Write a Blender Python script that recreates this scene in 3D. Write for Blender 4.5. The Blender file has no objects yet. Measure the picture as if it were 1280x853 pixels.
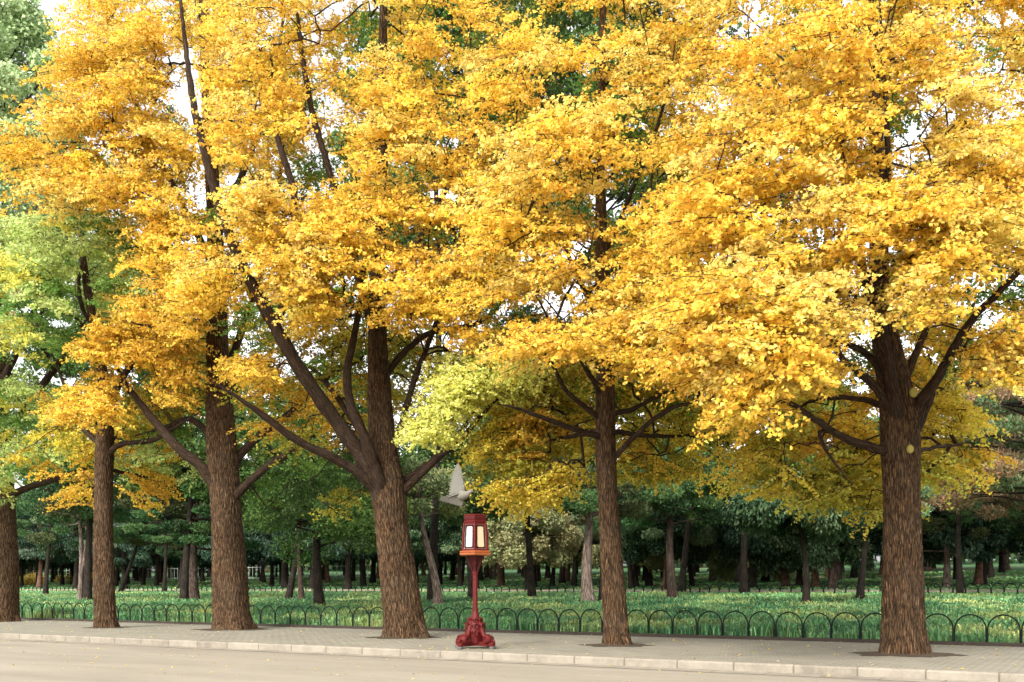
import bpy, math, random
import numpy as np
from mathutils import Vector

RNG = np.random.default_rng(7)
random.seed(7)
sc = bpy.context.scene
COL = sc.collection

# ------------------------------------------------------------------ camera frame of reference
F, CX, HY, CAMH = 1244.0, 640.0, 736.0, 1.05
def P(px, py, Y):
    return np.array([(px - CX) * Y / F, Y, CAMH + (HY - py) * Y / F])
# street axes: U runs along the kerb (to the left and away), N across it (away from the road)
UX, UY, NX, NY = -.854, .521, .521, .854
KERB_N, FENCE_N, FENCE2_N = 13.7, 20.1, 56.0
def un(u, n, z=0.0):
    return np.array([UX * u + NX * n, UY * u + NY * n, z])
def gz(n):
    n = np.asarray(n, float)
    a = np.clip(n - 20.2, 0, 35.8) * .0205
    b = np.clip(n - 56, 0, 150) * .038
    return np.where(n < 20.2, 0.0, .02 + a + b)
def nof(x, y): return NX * x + NY * y
def ground_at(px, py):
    prev = None
    for Y in np.arange(10, 260, .25):
        d = CAMH + (HY - py) * Y / F - float(gz(nof((px - CX) * Y / F, Y)))
        if prev is not None and prev > 0 >= d:
            return P(px, py, Y)
        prev = d
    return P(px, py, 170)

# ------------------------------------------------------------------ object helpers
def tag(o, label=None, cat=None, group=None, kind=None):
    if label: o['label'] = label
    if cat: o['category'] = cat
    if group: o['group'] = group
    if kind: o['kind'] = kind
    return o
def empty(name, loc, rz=0):
    o = bpy.data.objects.new(name, None); COL.objects.link(o)
    o.location = loc; o.rotation_euler = (0, 0, rz); o.empty_display_size = .2
    return o
def link(name, me, mat, parent=None, loc=None):
    o = bpy.data.objects.new(name, me); COL.objects.link(o)
    if mat is not None and len(me.materials) == 0: me.materials.append(mat)
    if parent is not None: o.parent = parent
    if loc is not None: o.location = loc
    return o
def mesh_np(name, V, Fc, k, smooth=False):
    """V (n,3), Fc (m,k) all faces with k corners."""
    V = np.asarray(V, np.float32); Fc = np.asarray(Fc, np.int32).reshape(-1, k)
    me = bpy.data.meshes.new(name)
    me.vertices.add(len(V)); me.vertices.foreach_set('co', V.ravel())
    me.loops.add(Fc.size); me.loops.foreach_set('vertex_index', Fc.ravel())
    me.polygons.add(len(Fc))
    me.polygons.foreach_set('loop_start', np.arange(0, Fc.size, k, dtype=np.int32))
    me.polygons.foreach_set('use_smooth', np.full(len(Fc), smooth))
    me.update(calc_edges=True)
    return me
def attr_face_color(me, C):
    a = me.attributes.new('tint', 'FLOAT_COLOR', 'FACE')
    C4 = np.ones((len(C), 4), np.float32); C4[:, :3] = C
    a.data.foreach_set('color', C4.ravel())
class MB:
    """Collects boxes, lathes, tubes; one mesh object."""
    def __init__(s): s.v = []; s.f = []; s.sm = []
    def add(s, vs, fs, sm=False):
        b = len(s.v); s.v += [tuple(map(float, q)) for q in vs]
        s.f += [tuple(b + i for i in f) for f in fs]; s.sm += [sm] * len(fs)
    def box(s, c, d, rz=0, bev=0):
        x, y, z = c; a, b, h = d[0] / 2, d[1] / 2, d[2] / 2
        co, si = math.cos(rz), math.sin(rz)
        def T(p): return (x + p[0] * co - p[1] * si, y + p[0] * si + p[1] * co, z + p[2])
        bv = bev
        ring = lambda e: [(-a + e, -b), (a - e, -b), (a, -b + e), (a, b - e), (a - e, b), (-a + e, b), (-a, b - e), (-a, -b + e)]
        if bv <= 0:
            vs = [T((sx * a, sy * b, sz * h)) for sz in (-1, 1) for sx, sy in ((-1, -1), (1, -1), (1, 1), (-1, 1))]
            s.add(vs, [(3, 2, 1, 0), (4, 5, 6, 7), (0, 1, 5, 4), (1, 2, 6, 5), (2, 3, 7, 6), (3, 0, 4, 7)])
        else:
            vs = []
            for zz, sh in ((-h, bv), (-h + bv, 0), (h - bv, 0), (h, bv)):
                for p in ring(bv):
                    vs.append(T((math.copysign(max(abs(p[0]) - sh, 0), p[0]), math.copysign(max(abs(p[1]) - sh, 0), p[1]), zz)))
            fs = [tuple(range(7, -1, -1)), tuple(range(24, 32))]
            for r in range(3):
                for i in range(8):
                    j = (i + 1) % 8; fs.append((r * 8 + i, r * 8 + j, r * 8 + 8 + j, r * 8 + 8 + i))
            s.add(vs, fs)
    def lathe(s, prof, n, c=(0, 0, 0), rot=0, sm=False):
        vs = []
        for r, z in prof:
            for i in range(n):
                a = rot + 2 * math.pi * i / n
                vs.append((c[0] + r * math.cos(a), c[1] + r * math.sin(a), c[2] + z))
        fs = [tuple(range(n - 1, -1, -1)), tuple(range((len(prof) - 1) * n, len(prof) * n))]
        for k in range(len(prof) - 1):
            for i in range(n):
                j = (i + 1) % n; fs.append((k * n + i, k * n + j, (k + 1) * n + j, (k + 1) * n + i))
        s.add(vs, fs, sm)
    def tube(s, pts, rad, n=8, sm=True):
        V, Q, _ = tube_np(np.array(pts, float), np.array(rad, float) if np.ndim(rad) else np.full(len(pts), rad), n)
        fs = [tuple(q) for q in Q]
        fs += [tuple(range(n - 1, -1, -1)), tuple(range(len(V) - n, len(V)))]
        s.add(V, fs, sm)
    def build(s, name, mat, parent=None, loc=None):
        me = bpy.data.meshes.new(name); me.from_pydata(s.v, [], s.f); me.update()
        me.polygons.foreach_set('use_smooth', s.sm)
        return link(name, me, mat, parent, loc)
def tube_np(pts, rad, n):
    """returns verts, quads, and seamless bark coordinates."""
    m = len(pts)
    T = np.gradient(pts, axis=0); T /= np.linalg.norm(T, axis=1)[:, None] + 1e-9
    ref = np.array([0, 1, 0.]) if abs(T[0][1]) < .8 else np.array([1., 0, 0])
    A = np.zeros_like(pts)
    a = ref - T[0] * ref.dot(T[0]); a /= np.linalg.norm(a); A[0] = a
    for i in range(1, m):
        a = a - T[i] * a.dot(T[i]); a /= np.linalg.norm(a) + 1e-9; A[i] = a
    B = np.cross(T, A)
    th = np.arange(n) / n * 2 * np.pi
    c, s_ = np.cos(th), np.sin(th)
    V = pts[:, None] + rad[:, None, None] * (c[None, :, None] * A[:, None] + s_[None, :, None] * B[:, None])
    L = np.concatenate([[0], np.cumsum(np.linalg.norm(np.diff(pts, axis=0), axis=1))])
    bk = np.stack([rad[:, None] * c[None], rad[:, None] * s_[None], np.repeat(L[:, None], n, 1)], -1)
    i = np.arange(m - 1)[:, None] * n; j = np.arange(n)[None]; jn = (j + 1) % n
    Q = np.stack([i + j, i + jn, i + n + jn, i + n + j], -1).reshape(-1, 4)
    return V.reshape(-1, 3), Q, bk.reshape(-1, 3)
def catmull(pts, step):
    pts = np.array(pts, float)
    if len(pts) < 3:
        n = max(2, int(np.linalg.norm(pts[1][:3] - pts[0][:3]) / step) + 1)
        t = np.linspace(0, 1, n)[:, None]; return pts[0] * (1 - t) + pts[1] * t
    Pp = np.vstack([2 * pts[0] - pts[1], pts, 2 * pts[-1] - pts[-2]]); out = []
    for i in range(1, len(Pp) - 2):
        n = max(2, int(np.linalg.norm(Pp[i + 1][:3] - Pp[i][:3]) / step))
        t = np.arange(n)[:, None] / n
        a, b, c, d = Pp[i - 1:i + 3]
        out.append(.5 * (2 * b + (c - a) * t + (2 * a - 5 * b + 4 * c - d) * t ** 2 + (-a + 3 * b - 3 * c + d) * t ** 3))
    out.append(pts[-1:]); return np.vstack(out)
def bark_mesh(name, tubes, mat, parent, loc, smooth=True):
    Vs, Qs, Bs, off = [], [], [], 0
    for V, Q, B in tubes:
        Vs.append(V); Qs.append(Q + off); Bs.append(B); off += len(V)
    V = np.vstack(Vs) - np.array(loc)
    me = mesh_np(name, V, np.vstack(Qs), 4, smooth)
    a = me.attributes.new('bk', 'FLOAT_VECTOR', 'POINT'); a.data.foreach_set('vector', np.vstack(Bs).astype(np.float32).ravel())
    return link(name, me, mat, parent)
def vnoise(x, y, s, seed=0):
    """smooth pseudo noise in -1..1"""
    r = np.random.default_rng(seed); o = 0
    for _ in range(7):
        a = r.uniform(0, 6.28); k = r.uniform(.5, 1.6) / s; ph = r.uniform(0, 6.28)
        o = o + np.sin((x * math.cos(a) + y * math.sin(a)) * k * 6.28 + ph)
    return o / 3.2

# ------------------------------------------------------------------ materials
def newmat(name):
    m = bpy.data.materials.new(name); m.use_nodes = True
    nt = m.node_tree; nt.nodes.clear()
    out = nt.nodes.new('ShaderNodeOutputMaterial')
    return m, nt, out
class G:
    def __init__(s, nt): s.nt = nt
    def n(s, t, ins=None, **kw):
        nd = s.nt.nodes.new(t)
        for k, v in kw.items(): setattr(nd, k, v)
        for k, v in (ins or {}).items():
            sock = nd.inputs[k]
            if isinstance(v, bpy.types.NodeSocket): s.nt.links.new(v, sock)
            else: sock.default_value = v
        return nd
    def math(s, op, a, b=0.0, c=None):
        ins = {0: a, 1: b}
        if c is not None: ins[2] = c
        return s.n('ShaderNodeMath', ins, operation=op).outputs[0]
    def ramp(s, fac, stops):
        nd = s.n('ShaderNodeValToRGB', {'Fac': fac})
        el = nd.color_ramp.elements
        while len(el) < len(stops): el.new(.5)
        for e, (p, c) in zip(el, stops):
            e.position = p; e.color = (*c, 1) if len(c) == 3 else c
        return nd.outputs['Color']
    def mix(s, fac, a, b, blend='MIX'):
        nd = s.n('ShaderNodeMix', data_type='RGBA', blend_type=blend)
        for sock, v in ((nd.inputs[0], fac), (nd.inputs[6], a), (nd.inputs[7], b)):
            if isinstance(v, bpy.types.NodeSocket): s.nt.links.new(v, sock)
            else: sock.default_value = v if not isinstance(v, tuple) else (*v[:3], 1)
        return nd.outputs[2]
    def vmul(s, v, xyz):
        return s.n('ShaderNodeVectorMath', {0: v, 1: xyz}, operation='MULTIPLY').outputs[0]
    def noise(s, vec, scale, detail=3, rough=.55):
        return s.n('ShaderNodeTexNoise', {'Vector': vec, 'Scale': scale, 'Detail': detail, 'Roughness': rough}).outputs['Fac']
    def bump(s, h, strength, dist):
        return s.n('ShaderNodeBump', {'Height': h, 'Strength': strength, 'Distance': dist}).outputs[0]
def leaf_material(name, trans=.35, rough=.5, spec=.25, gain=1.0):
    m, nt, out = newmat(name); g = G(nt)
    a = g.n('ShaderNodeAttribute', attribute_name='tint').outputs['Color']
    p = g.n('ShaderNodeBsdfPrincipled', {'Base Color': a, 'Roughness': rough, 'Specular IOR Level': spec})
    t = g.n('ShaderNodeBsdfTranslucent', {'Color': a})
    mx = g.n('ShaderNodeMixShader', {0: trans, 1: p.outputs[0], 2: t.outputs[0]})
    nt.links.new(mx.outputs[0], out.inputs[0]); return m
def bark_material(name, deep, mid, ridge, sc_=1.0, bump=.9):
    m, nt, out = newmat(name); g = G(nt)
    v = g.n('ShaderNodeAttribute', attribute_name='bk').outputs['Vector']
    wob = g.n('ShaderNodeTexNoise', {'Vector': v, 'Scale': 3.0 * sc_, 'Detail': 2}).outputs['Color']
    vv = g.n('ShaderNodeVectorMath', {0: v, 1: g.vmul(wob, (.07 / sc_, .07 / sc_, .1))}, operation='ADD').outputs[0]
    st = g.vmul(vv, (1, 1, .10))
    vor = g.n('ShaderNodeTexVoronoi', {'Vector': st, 'Scale': 24 * sc_}, feature='DISTANCE_TO_EDGE').outputs['Distance']
    ra = g.math('ABSOLUTE', g.math('SUBTRACT', g.noise(g.vmul(vv, (1, 1, .14)), 26 * sc_, 4, .62), .5))
    ridge_ = g.n('ShaderNodeMapRange', {'Value': ra, 1: 0.0, 2: .13}).outputs[0]
    n1 = g.noise(g.vmul(vv, (1, 1, .30)), 55 * sc_, 4, .7)
    n2 = g.noise(v, 110 * sc_, 3, .6)
    big = g.noise(v, 1.7, 3, .6)
    crack = g.n('ShaderNodeMapRange', {'Value': vor, 1: 0.0, 2: .22}).outputs[0]
    h = g.math('ADD', g.math('MULTIPLY', crack, .26), g.math('MULTIPLY', ridge_, .34))
    h = g.math('ADD', h, g.math('MULTIPLY', n1, .34))
    h = g.math('ADD', h, g.math('MULTIPLY', n2, .12))
    c = g.ramp(h, [(.30, deep), (.56, mid), (.92, ridge)])
    c = g.mix(g.n('ShaderNodeMapRange', {'Value': big, 1: .4, 2: .75}).outputs[0], c, g.mix(.25, c, (.10, .085, .06)), 'MIX')
    p = g.n('ShaderNodeBsdfPrincipled', {'Base Color': c, 'Roughness': .9, 'Specular IOR Level': .15,
            'Normal': g.bump(h, bump, .035)})
    nt.links.new(p.outputs[0], out.inputs[0]); return m
def plain(name, col, rough=.6, spec=.3, var=.2, scale=20, metal=0, bump=.1):
    m, nt, out = newmat(name); g = G(nt)
    co = g.n('ShaderNodeTexCoord').outputs['Object']
    n = g.noise(co, scale, 4)
    c = g.mix(n, tuple(k * (1 - var) for k in col), tuple(min(1, k * (1 + var)) for k in col))
    p = g.n('ShaderNodeBsdfPrincipled', {'Base Color': c, 'Roughness': rough, 'Specular IOR Level': spec, 'Metallic': metal,
                                        'Normal': g.bump(n, bump, .01)})
    nt.links.new(p.outputs[0], out.inputs[0]); return m

M_GOLD = leaf_material('ginkgo_leaf', .50, .45, .3)
M_NEEDLE = leaf_material('needle_leaf', .15, .8, .08)
M_GRASS = leaf_material('grass_leaf', .3, .5, .3)
M_BARK = bark_material('ginkgo_bark', (.012, .007, .004), (.088, .048, .023), (.225, .135, .068), 1.3, 1.0)
M_LIMB = bark_material('ginkgo_limb_bark', (.014, .008, .005), (.042, .024, .015), (.10, .06, .036), 1.4, .7)
M_PINE = bark_material('pine_bark', (.02, .013, .010), (.07, .046, .035), (.17, .12, .09), .6, .8)
M_PALEPINE = bark_material('pale_pine_bark', (.05, .033, .026), (.20, .145, .115), (.38, .30, .25), .5, .8)
M_PINEDARK = bark_material('shade_dark_conifer_bark', (.008, .006, .005), (.022, .016, .012), (.055, .040, .03), .8, .6)  # dark bark, taken near black to paint in the grove's shade
M_PINERED = bark_material('reddish_bark', (.035, .018, .012), (.15, .075, .046), (.30, .17, .11), .6, .7)
M_IRON = plain('green_black_iron', (.004, .008, .006), .7, .2, .3, 60)
M_EDGE = plain('dark_stone_edging', (.045, .035, .027), .85, .2, .4, 9, bump=.4)
M_SOIL = plain('dark_soil', (.07, .052, .036), .95, .1, .5, 25, bump=.8)
M_RED = plain('red_lacquer', (.085, .005, .004), .6, .25, .3, 14, bump=.15)
M_REDDARK = plain('dark_red_lacquer', (.045, .0045, .004), .6, .25, .3, 14, bump=.15)
M_ORANGE = plain('orange_lacquer', (.27, .072, .018), .5, .4, .25, 18)
M_PAPER = plain('lantern_paper', (.50, .40, .25), .7, .2, .08, 8)
M_WHITE = plain('lantern_glass', (.40, .40, .36), .5, .3, .06, 8)
M_FOOT = plain('grey_iron_foot', (.10, .09, .08), .7, .3, .3, 30)

def paving_material():
    m, nt, out = newmat('grey_pavers'); g = G(nt)
    co = g.n('ShaderNodeTexCoord').outputs['Object']      # object x runs along the kerb
    br = g.n('ShaderNodeTexBrick', {'Vector': co, 'Scale': 1.0, 'Color1': (.18, .164, .122, 1), 'Color2': (.28, .256, .195, 1),
             'Mortar': (.05, .044, .034, 1), 'Mortar Size': .012, 'Mortar Smooth': .3, 'Brick Width': .22, 'Row Height': .11, 'Bias': 0.0})
    n = g.noise(co, 1.1, 5, .6); n2 = g.noise(co, 40, 3, .6)
    c = g.mix(g.n('ShaderNodeMapRange', {'Value': n, 1: .35, 2: .68, 3: 0.0, 4: .55}).outputs[0], br.outputs['Color'], (.31, .282, .215))
    c = g.mix(.35, c, g.mix(n2, (.07, .063, .048), (.42, .385, .30)))
    h = g.math('ADD', g.math('MULTIPLY', br.outputs['Fac'], -1.0), g.math('MULTIPLY', n2, .4))
    p = g.n('ShaderNodeBsdfPrincipled', {'Base Color': c, 'Roughness': .85, 'Specular IOR Level': .2, 'Normal': g.bump(h, .7, .012)})
    nt.links.new(p.outputs[0], out.inputs[0]); return m
def road_material():
    m, nt, out = newmat('worn_pale_asphalt'); g = G(nt)
    co = g.n('ShaderNodeTexCoord').outputs['Object']
    n = g.noise(g.vmul(co, (.25, 1, 1)), 1.2, 6, .6); n2 = g.noise(co, 90, 3, .7); n3 = g.noise(co, 7, 4, .6)
    c = g.ramp(n, [(.3, (.19, .163, .118)), (.5, (.25, .217, .16)), (.7, (.315, .278, .21))])
    c = g.mix(.3, c, g.mix(n2, (.14, .12, .095), (.42, .37, .30)))
    c = g.mix(.2, c, g.mix(n3, (.16, .137, .11), (.36, .32, .26)))
    p = g.n('ShaderNodeBsdfPrincipled', {'Base Color': c, 'Roughness': .8, 'Specular IOR Level': .25, 'Normal': g.bump(g.math('ADD', n2, n3), .5, .008)})
    nt.links.new(p.outputs[0], out.inputs[0]); return m
def kerb_material(bl=1.0, base=(.22, .19, .142)):
    m, nt, out = newmat('kerb_stone'); g = G(nt)
    co = g.n('ShaderNodeTexCoord').outputs['Object']
    x = g.n('ShaderNodeSeparateXYZ', {0: co}).outputs[0]
    fr = g.math('FRACT', g.math('DIVIDE', x, bl))
    joint = g.math('LESS_THAN', g.math('ABSOLUTE', g.math('SUBTRACT', fr, .5)), .014)
    cell = g.math('FLOOR', g.math('ADD', g.math('DIVIDE', x, bl), .5))
    wn = g.n('ShaderNodeTexWhiteNoise', {'W': cell}, noise_dimensions='1D').outputs['Value']
    n = g.noise(co, 5, 5, .65); n2 = g.noise(co, 60, 3, .6)
    c = g.mix(g.n('ShaderNodeMapRange', {'Value': n, 1: .42, 2: .62, 3: 0., 4: .9}).outputs[0], base, tuple(k * .5 for k in base))
    c = g.mix(g.math('MULTIPLY', wn, .35), c, (.36, .32, .25))
    c = g.mix(.3, c, g.mix(n2, (.12, .10, .08), (.42, .37, .30)))
    c = g.mix(g.math('MULTIPLY', joint, .8), c, (.10, .085, .065))
    p = g.n('ShaderNodeBsdfPrincipled', {'Base Color': c, 'Roughness': .8, 'Specular IOR Level': .25,
            'Normal': g.bump(g.math('SUBTRACT', n2, g.math('MULTIPLY', joint, 2.0)), .5, .008)})
    nt.links.new(p.outputs[0], out.inputs[0]); return m
def soilground_material():
    m, nt, out = newmat('lawn_soil'); g = G(nt)
    co = g.n('ShaderNodeTexCoord').outputs['Object']
    n = g.noise(co, .12, 5, .6); n2 = g.noise(co, 3, 4, .65)
    c = g.ramp(n2, [(.3, (.022, .05, .022)), (.5, (.05, .115, .045)), (.72, (.10, .18, .075))])
    c = g.mix(g.n('ShaderNodeMapRange', {'Value': n, 1: .52, 2: .6, 3: 0, 4: .55}).outputs[0], c, (.13, .14, .07))
    p = g.n('ShaderNodeBsdfPrincipled', {'Base Color': c, 'Roughness': .95, 'Specular IOR Level': .1, 'Normal': g.bump(n2, .6, .05)})
    nt.links.new(p.outputs[0], out.inputs[0]); return m

RZ = math.atan2(UY, UX)       # object x axis along U
def strip(name, n0, n1, u0, u1, z, mat, zfun=None, nseg=1, useg=1):
    """flat strip between n0..n1, own origin so object x runs along the kerb"""
    us = np.linspace(u0, u1, useg + 1); ns = np.linspace(n0, n1, nseg + 1)
    # local frame: x = u, y = -n (rotation of U by +90deg is -N)
    V = [(u, -n, (zfun(n) if zfun else 0) + z) for n in ns for u in us]
    w = useg + 1
    Fc = [(i * w + j, (i + 1) * w + j, (i + 1) * w + j + 1, i * w + j + 1) for i in range(nseg) for j in range(useg)]
    me = mesh_np(name, V, Fc, 4)
    o = link(name, me, mat); o.rotation_euler = (0, 0, RZ)
    return tag(o, kind='structure')

# ------------------------------------------------------------------ ground
strip('road', -400, KERB_N - .02, -700, 700, -.12, road_material())
gut = strip('gutter', KERB_N - .42, KERB_N - .002, -700, 700, -.114, kerb_material(.75, (.27, .235, .18)))
# kerb: bevelled stone profile
def prism(name, prof, u0, u1, mat):
    V = [(u, -n, z) for u in (u0, u1) for n, z in prof]; k = len(prof)
    Fc = [(i, i + 1, k + i + 1, k + i) for i in range(k - 1)]
    me = mesh_np(name, V, Fc, 4); o = link(name, me, mat); o.rotation_euler = (0, 0, RZ)
    return tag(o, kind='structure')
prism('kerb', [(KERB_N, -.2), (KERB_N, -.02), (KERB_N + .006, -.006), (KERB_N + .02, .004), (KERB_N + .16, .006), (KERB_N + .163, -.05)], -700, 700, kerb_material(.85))
strip('pavement', KERB_N + .155, FENCE_N + .05, -700, 700, 0, paving_material())
prism('edging', [(FENCE_N - .02, -.1), (FENCE_N - .02, .055), (FENCE_N - .01, .065), (FENCE_N + .12, .065), (FENCE_N + .13, -.05)], -700, 700, M_EDGE)
strip('ground', FENCE_N + .04, 1500, -1500, 1500, 0, soilground_material(), gz, 200, 40)
M_PATH = plain('earth_path', (.33, .26, .20), .9, .15, .35, 2.0, bump=.3)
strip('path', 58.2, 61.4, -300, 200, .03, M_PATH, gz, 6, 8)
strip('earth_path', 88, 91, -300, 200, .04, M_PATH, gz, 6, 8)

# ------------------------------------------------------------------ ginkgo trees
GOLD = (.84, .545, .075); ORANGE = (.84, .525, .07); LEMON = (.86, .63, .15); AMBER = (.70, .43, .05); YEL = (.86, .66, .10)
LIME = (.66, .62, .12); PALELIME = (.74, .74, .19); OLIVE = (.42, .38, .05); GREEN = (.17, .30, .06); LGREEN = (.52, .62, .20); DGREEN = (.06, .12, .03)
PAL = {
 'gold': [(GOLD, .58), (LEMON, .20), (ORANGE, .22)],
 'front': [(GOLD, .55), (LEMON, .25), (ORANGE, .20)],
 'orange': [(ORANGE, .5), (GOLD, .5)],
 'mixed': [(GOLD, .4), (OLIVE, .2), (AMBER, .15), (LIME, .1), (GREEN, .15)],
 'back': [(OLIVE, .35), (GREEN, .2), (GOLD, .25), (AMBER, .2)],  # darker, greener tints paint the backlit far side of the crowns
 'curtain': [(YEL, .45), (OLIVE, .08), (LIME, .12), (GOLD, .35)],  # lighter yellow leaves paint in the backlight on the low boughs
 'lime': [(PALELIME, .75), (LIME, .25)],
 'green': [(GREEN, .5), (LGREEN, .40), (LIME, .1)],
 'lgreen': [(LGREEN, .75), (GREEN, .15), (LIME, .1)],
 'dgreen': [(GREEN, .5), (DGREEN, .35), (OLIVE, .15)],
}
HOLES = [(40, 20, 26, 20), (62, 48, 22, 20), (105, 175, 22, 12), (140, 195, 18, 10), (405, 130, 22, 24), (425, 165, 18, 22), (365, 60, 0, 0),
         (565, 82, 12, 10), (470, 25, 20, 8), (813, 122, 14, 20), (885, 48, 14, 14), (935, 30, 24, 22), (890, 130, 14, 8), (925, 172, 22, 10),
         (835, 218, 26, 8), (1222, 22, 26, 26), (1235, 70, 24, 26), (1180, 140, 48, 14), (1125, 172, 34, 12), (1262, 115, 24, 28), (1145, 108, 16, 8),
         (1222, 345, 26, 18), (1232, 378, 32, 16), (1275, 300, 12, 30), (625, 395, 26, 18), (600, 385, 12, 14), (705, 395, 14, 12), (178, 470, 22, 12), (70, 470, 40, 14), (100, 455, 24, 8),
         (420, 410, 14, 14), (455, 395, 14, 12), (385, 500, 10, 16), (300, 425, 10, 18), (15, 455, 14, 14), (170, 345, 12, 8), (550, 300, 12, 12), (380, 90, 12, 8), (1000, 165, 14, 8), (545, 15, 14, 8), (905, 385, 14, 8)]
def in_hole(x, y, m):
    for hx, hy, a, b in HOLES:
        if a and a + m > 1 and b + m * .6 > 1 and ((x - hx) / (a + m)) ** 2 + ((y - hy) / (b + m * .6)) ** 2 < 1: return True
    return False
CLEAR = [  # visible limbs: keep sprays nearer the camera off these lines
 ([(484, 600), (430, 540), (380, 470), (345, 410), (315, 355)], 22), ([(315, 355), (285, 290), (262, 215)], 9), ([(245, 150), (228, 20)], 9),
 ([(480, 590), (475, 500), (474, 440)], 24), ([(465, 605), (420, 575), (370, 550), (290, 492)], 14), ([(470, 570), (445, 520), (435, 470), (442, 425)], 14),
 ([(503, 610), (545, 575), (580, 545), (605, 515)], 12), ([(505, 520), (520, 470), (540, 415)], 9),
 ([(768, 800), (757, 560), (755, 480)], 34), ([(752, 330), (752, 270)], 12), ([(752, 545), (700, 530), (650, 512)], 13), ([(748, 515), (690, 455)], 10),
 ([(765, 570), (800, 540), (840, 512), (890, 497)], 12),
 ([(1128, 800), (1126, 600), (1122, 500), (1105, 420)], 38), ([(1115, 490), (1092, 370), (1080, 345)], 20), ([(1140, 510), (1190, 440), (1215, 400), (1258, 355)], 20), ([(1103, 562), (1050, 545), (990, 503)], 17), ([(1110, 205), (1105, 100), (1102, 10)], 5), ([(1105, 495), (1060, 455)], 14),
 ([(291, 780), (278, 600), (275, 490)], 30), ([(272, 440), (272, 410)], 16), ([(262, 590), (225, 565), (165, 490)], 16), ([(300, 615), (365, 565)], 12), ([(295, 570), (370, 510)], 12),
 ([(132, 780), (130, 560)], 20), ([(138, 560), (190, 551), (250, 515)], 9), ([(105, 390), (100, 330)], 8), ([(385, 130), (415, 220)], 8), ([(345, 180), (372, 245)], 7), ([(125, 580), (30, 612)], 8),
]
FRONT_GAPS = [(810, 150, 30, 40), (720, 18, 85, 16), (690, 95, 28, 13), (430, 28, 60, 15), (400, 55, 28, 14), (830, 212, 55, 9), (150, 75, 12, 8), (203, 120, 18, 11), (600, 45, 30, 16),
              (500, 210, 24, 12), (625, 190, 22, 14), (700, 370, 40, 22), (640, 310, 20, 12), (930, 380, 18, 11), (960, 85, 40, 12), (300, 215, 22, 12), (365, 200, 16, 40), (560, 300, 20, 22),
              (960, 20, 30, 20), (885, 100, 30, 14), (770, 250, 26, 14), (320, 130, 12, 30), (230, 215, 22, 12), (560, 130, 22, 10), (1010, 110, 30, 12), (1170, 200, 30, 9), (690, 250, 26, 9), (880, 320, 26, 8), (1110, 320, 22, 14), (430, 360, 16, 14)]
def near_clear(x, y):
    for pl, w in CLEAR:
        for (ax, ay), (bx, by) in zip(pl[:-1], pl[1:]):
            t = max(0, min(1, ((x - ax) * (bx - ax) + (y - ay) * (by - ay)) / ((bx - ax) ** 2 + (by - ay) ** 2)))
            if math.hypot(x - ax - t * (bx - ax), y - ay - t * (by - ay)) < w + 19: return True
    return False
def make_leaves(cen, dirs, lens, cols, n_per, size, rng, jit=.22, droop=.5):
    """leaf quads for many sprays at once -> V, F, C ; plus twig tubes"""
    S = len(cen); K = 7
    up = np.array([0, 0, 1.])
    side = np.cross(dirs, up); side /= np.linalg.norm(side, axis=1)[:, None] + 1e-9
    st = np.zeros((S, K, 3)); en = np.zeros((S, K, 3))
    start = cen - dirs * lens[:, None] * .5
    for k in range(K):
        if k == 0:
            st[:, k] = start; en[:, k] = start + dirs * lens[:, None]
        else:
            t = .08 + .8 * (k - 1) / (K - 2) + rng.uniform(-.05, .05, S)
            sg = 1 if k % 2 else -1
            ang = rng.uniform(.6, 1.15, S)
            d = dirs * np.cos(ang)[:, None] + side * (np.sin(ang) * sg)[:, None] + up * rng.uniform(-.3, .08, S)[:, None]
            l = lens * (.50 - .28 * t) * rng.uniform(.75, 1.25, S)
            st[:, k] = start + dirs * (t * lens)[:, None]; en[:, k] = st[:, k] + d * l[:, None]
    Ltw = np.linalg.norm(en - st, axis=2)
    pr = Ltw / Ltw.sum(1, keepdims=True); cum = np.cumsum(pr, 1)
    tot = int(S * n_per)
    si = rng.integers(0, S, tot) if False else np.repeat(np.arange(S), n_per)
    r = rng.uniform(0, 1, len(si)); ki = (r[:, None] > cum[si]).sum(1).clip(0, K - 1)
    t = rng.uniform(.05, 1.05, len(si))
    t = np.round(t * 14) / 14 + rng.normal(0, .012, len(si))          # spur shoots
    a, b = st[si, ki], en[si, ki]
    sag = (b - a); L = np.linalg.norm(sag, axis=1)
    pos = a + sag * t[:, None]; pos[:, 2] -= .40 * droop * L * t * t
    out = dirs[si]
    sz = size * rng.uniform(.72, 1.2, len(si))
    nrm = out * .6 + up * .42 + rng.normal(0, .5, (len(si), 3)); nrm /= np.linalg.norm(nrm, axis=1)[:, None]
    ld = out * .35 - up * .7 + rng.normal(0, .55, (len(si), 3))
    ld -= nrm * (ld * nrm).sum(1)[:, None]; ld /= np.linalg.norm(ld, axis=1)[:, None] + 1e-9
    w = np.cross(nrm, ld)
    base = pos + ld * (sz * .45)[:, None] + rng.normal(0, .018, (len(si), 3))
    V = np.empty((len(si), 4, 3))
    V[:, 0] = base
    V[:, 1] = base + ld * (sz * .72)[:, None] + w * (sz * .62)[:, None] - nrm * (sz * .10)[:, None]
    V[:, 2] = base + ld * (sz * .98)[:, None] + nrm * (sz * .06)[:, None]
    V[:, 3] = base + ld * (sz * .72)[:, None] - w * (sz * .62)[:, None] - nrm * (sz * .10)[:, None]
    C = cols[si] * np.exp(rng.normal(0, jit, (len(si), 1))) * np.exp(rng.normal(0, .06, (len(si), 3)))
    return V.reshape(-1, 3), np.arange(len(si) * 4).reshape(-1, 4), np.clip(C, 0, .95), st, en, start
class Net:
    """branches that reach from the limbs to every spray"""
    def __init__(s): s.p = []; s.par = []; s.cnt = []
    def add(s, p, par): s.p.append(p); s.par.append(par); s.cnt.append(0); return len(s.p) - 1
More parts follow.
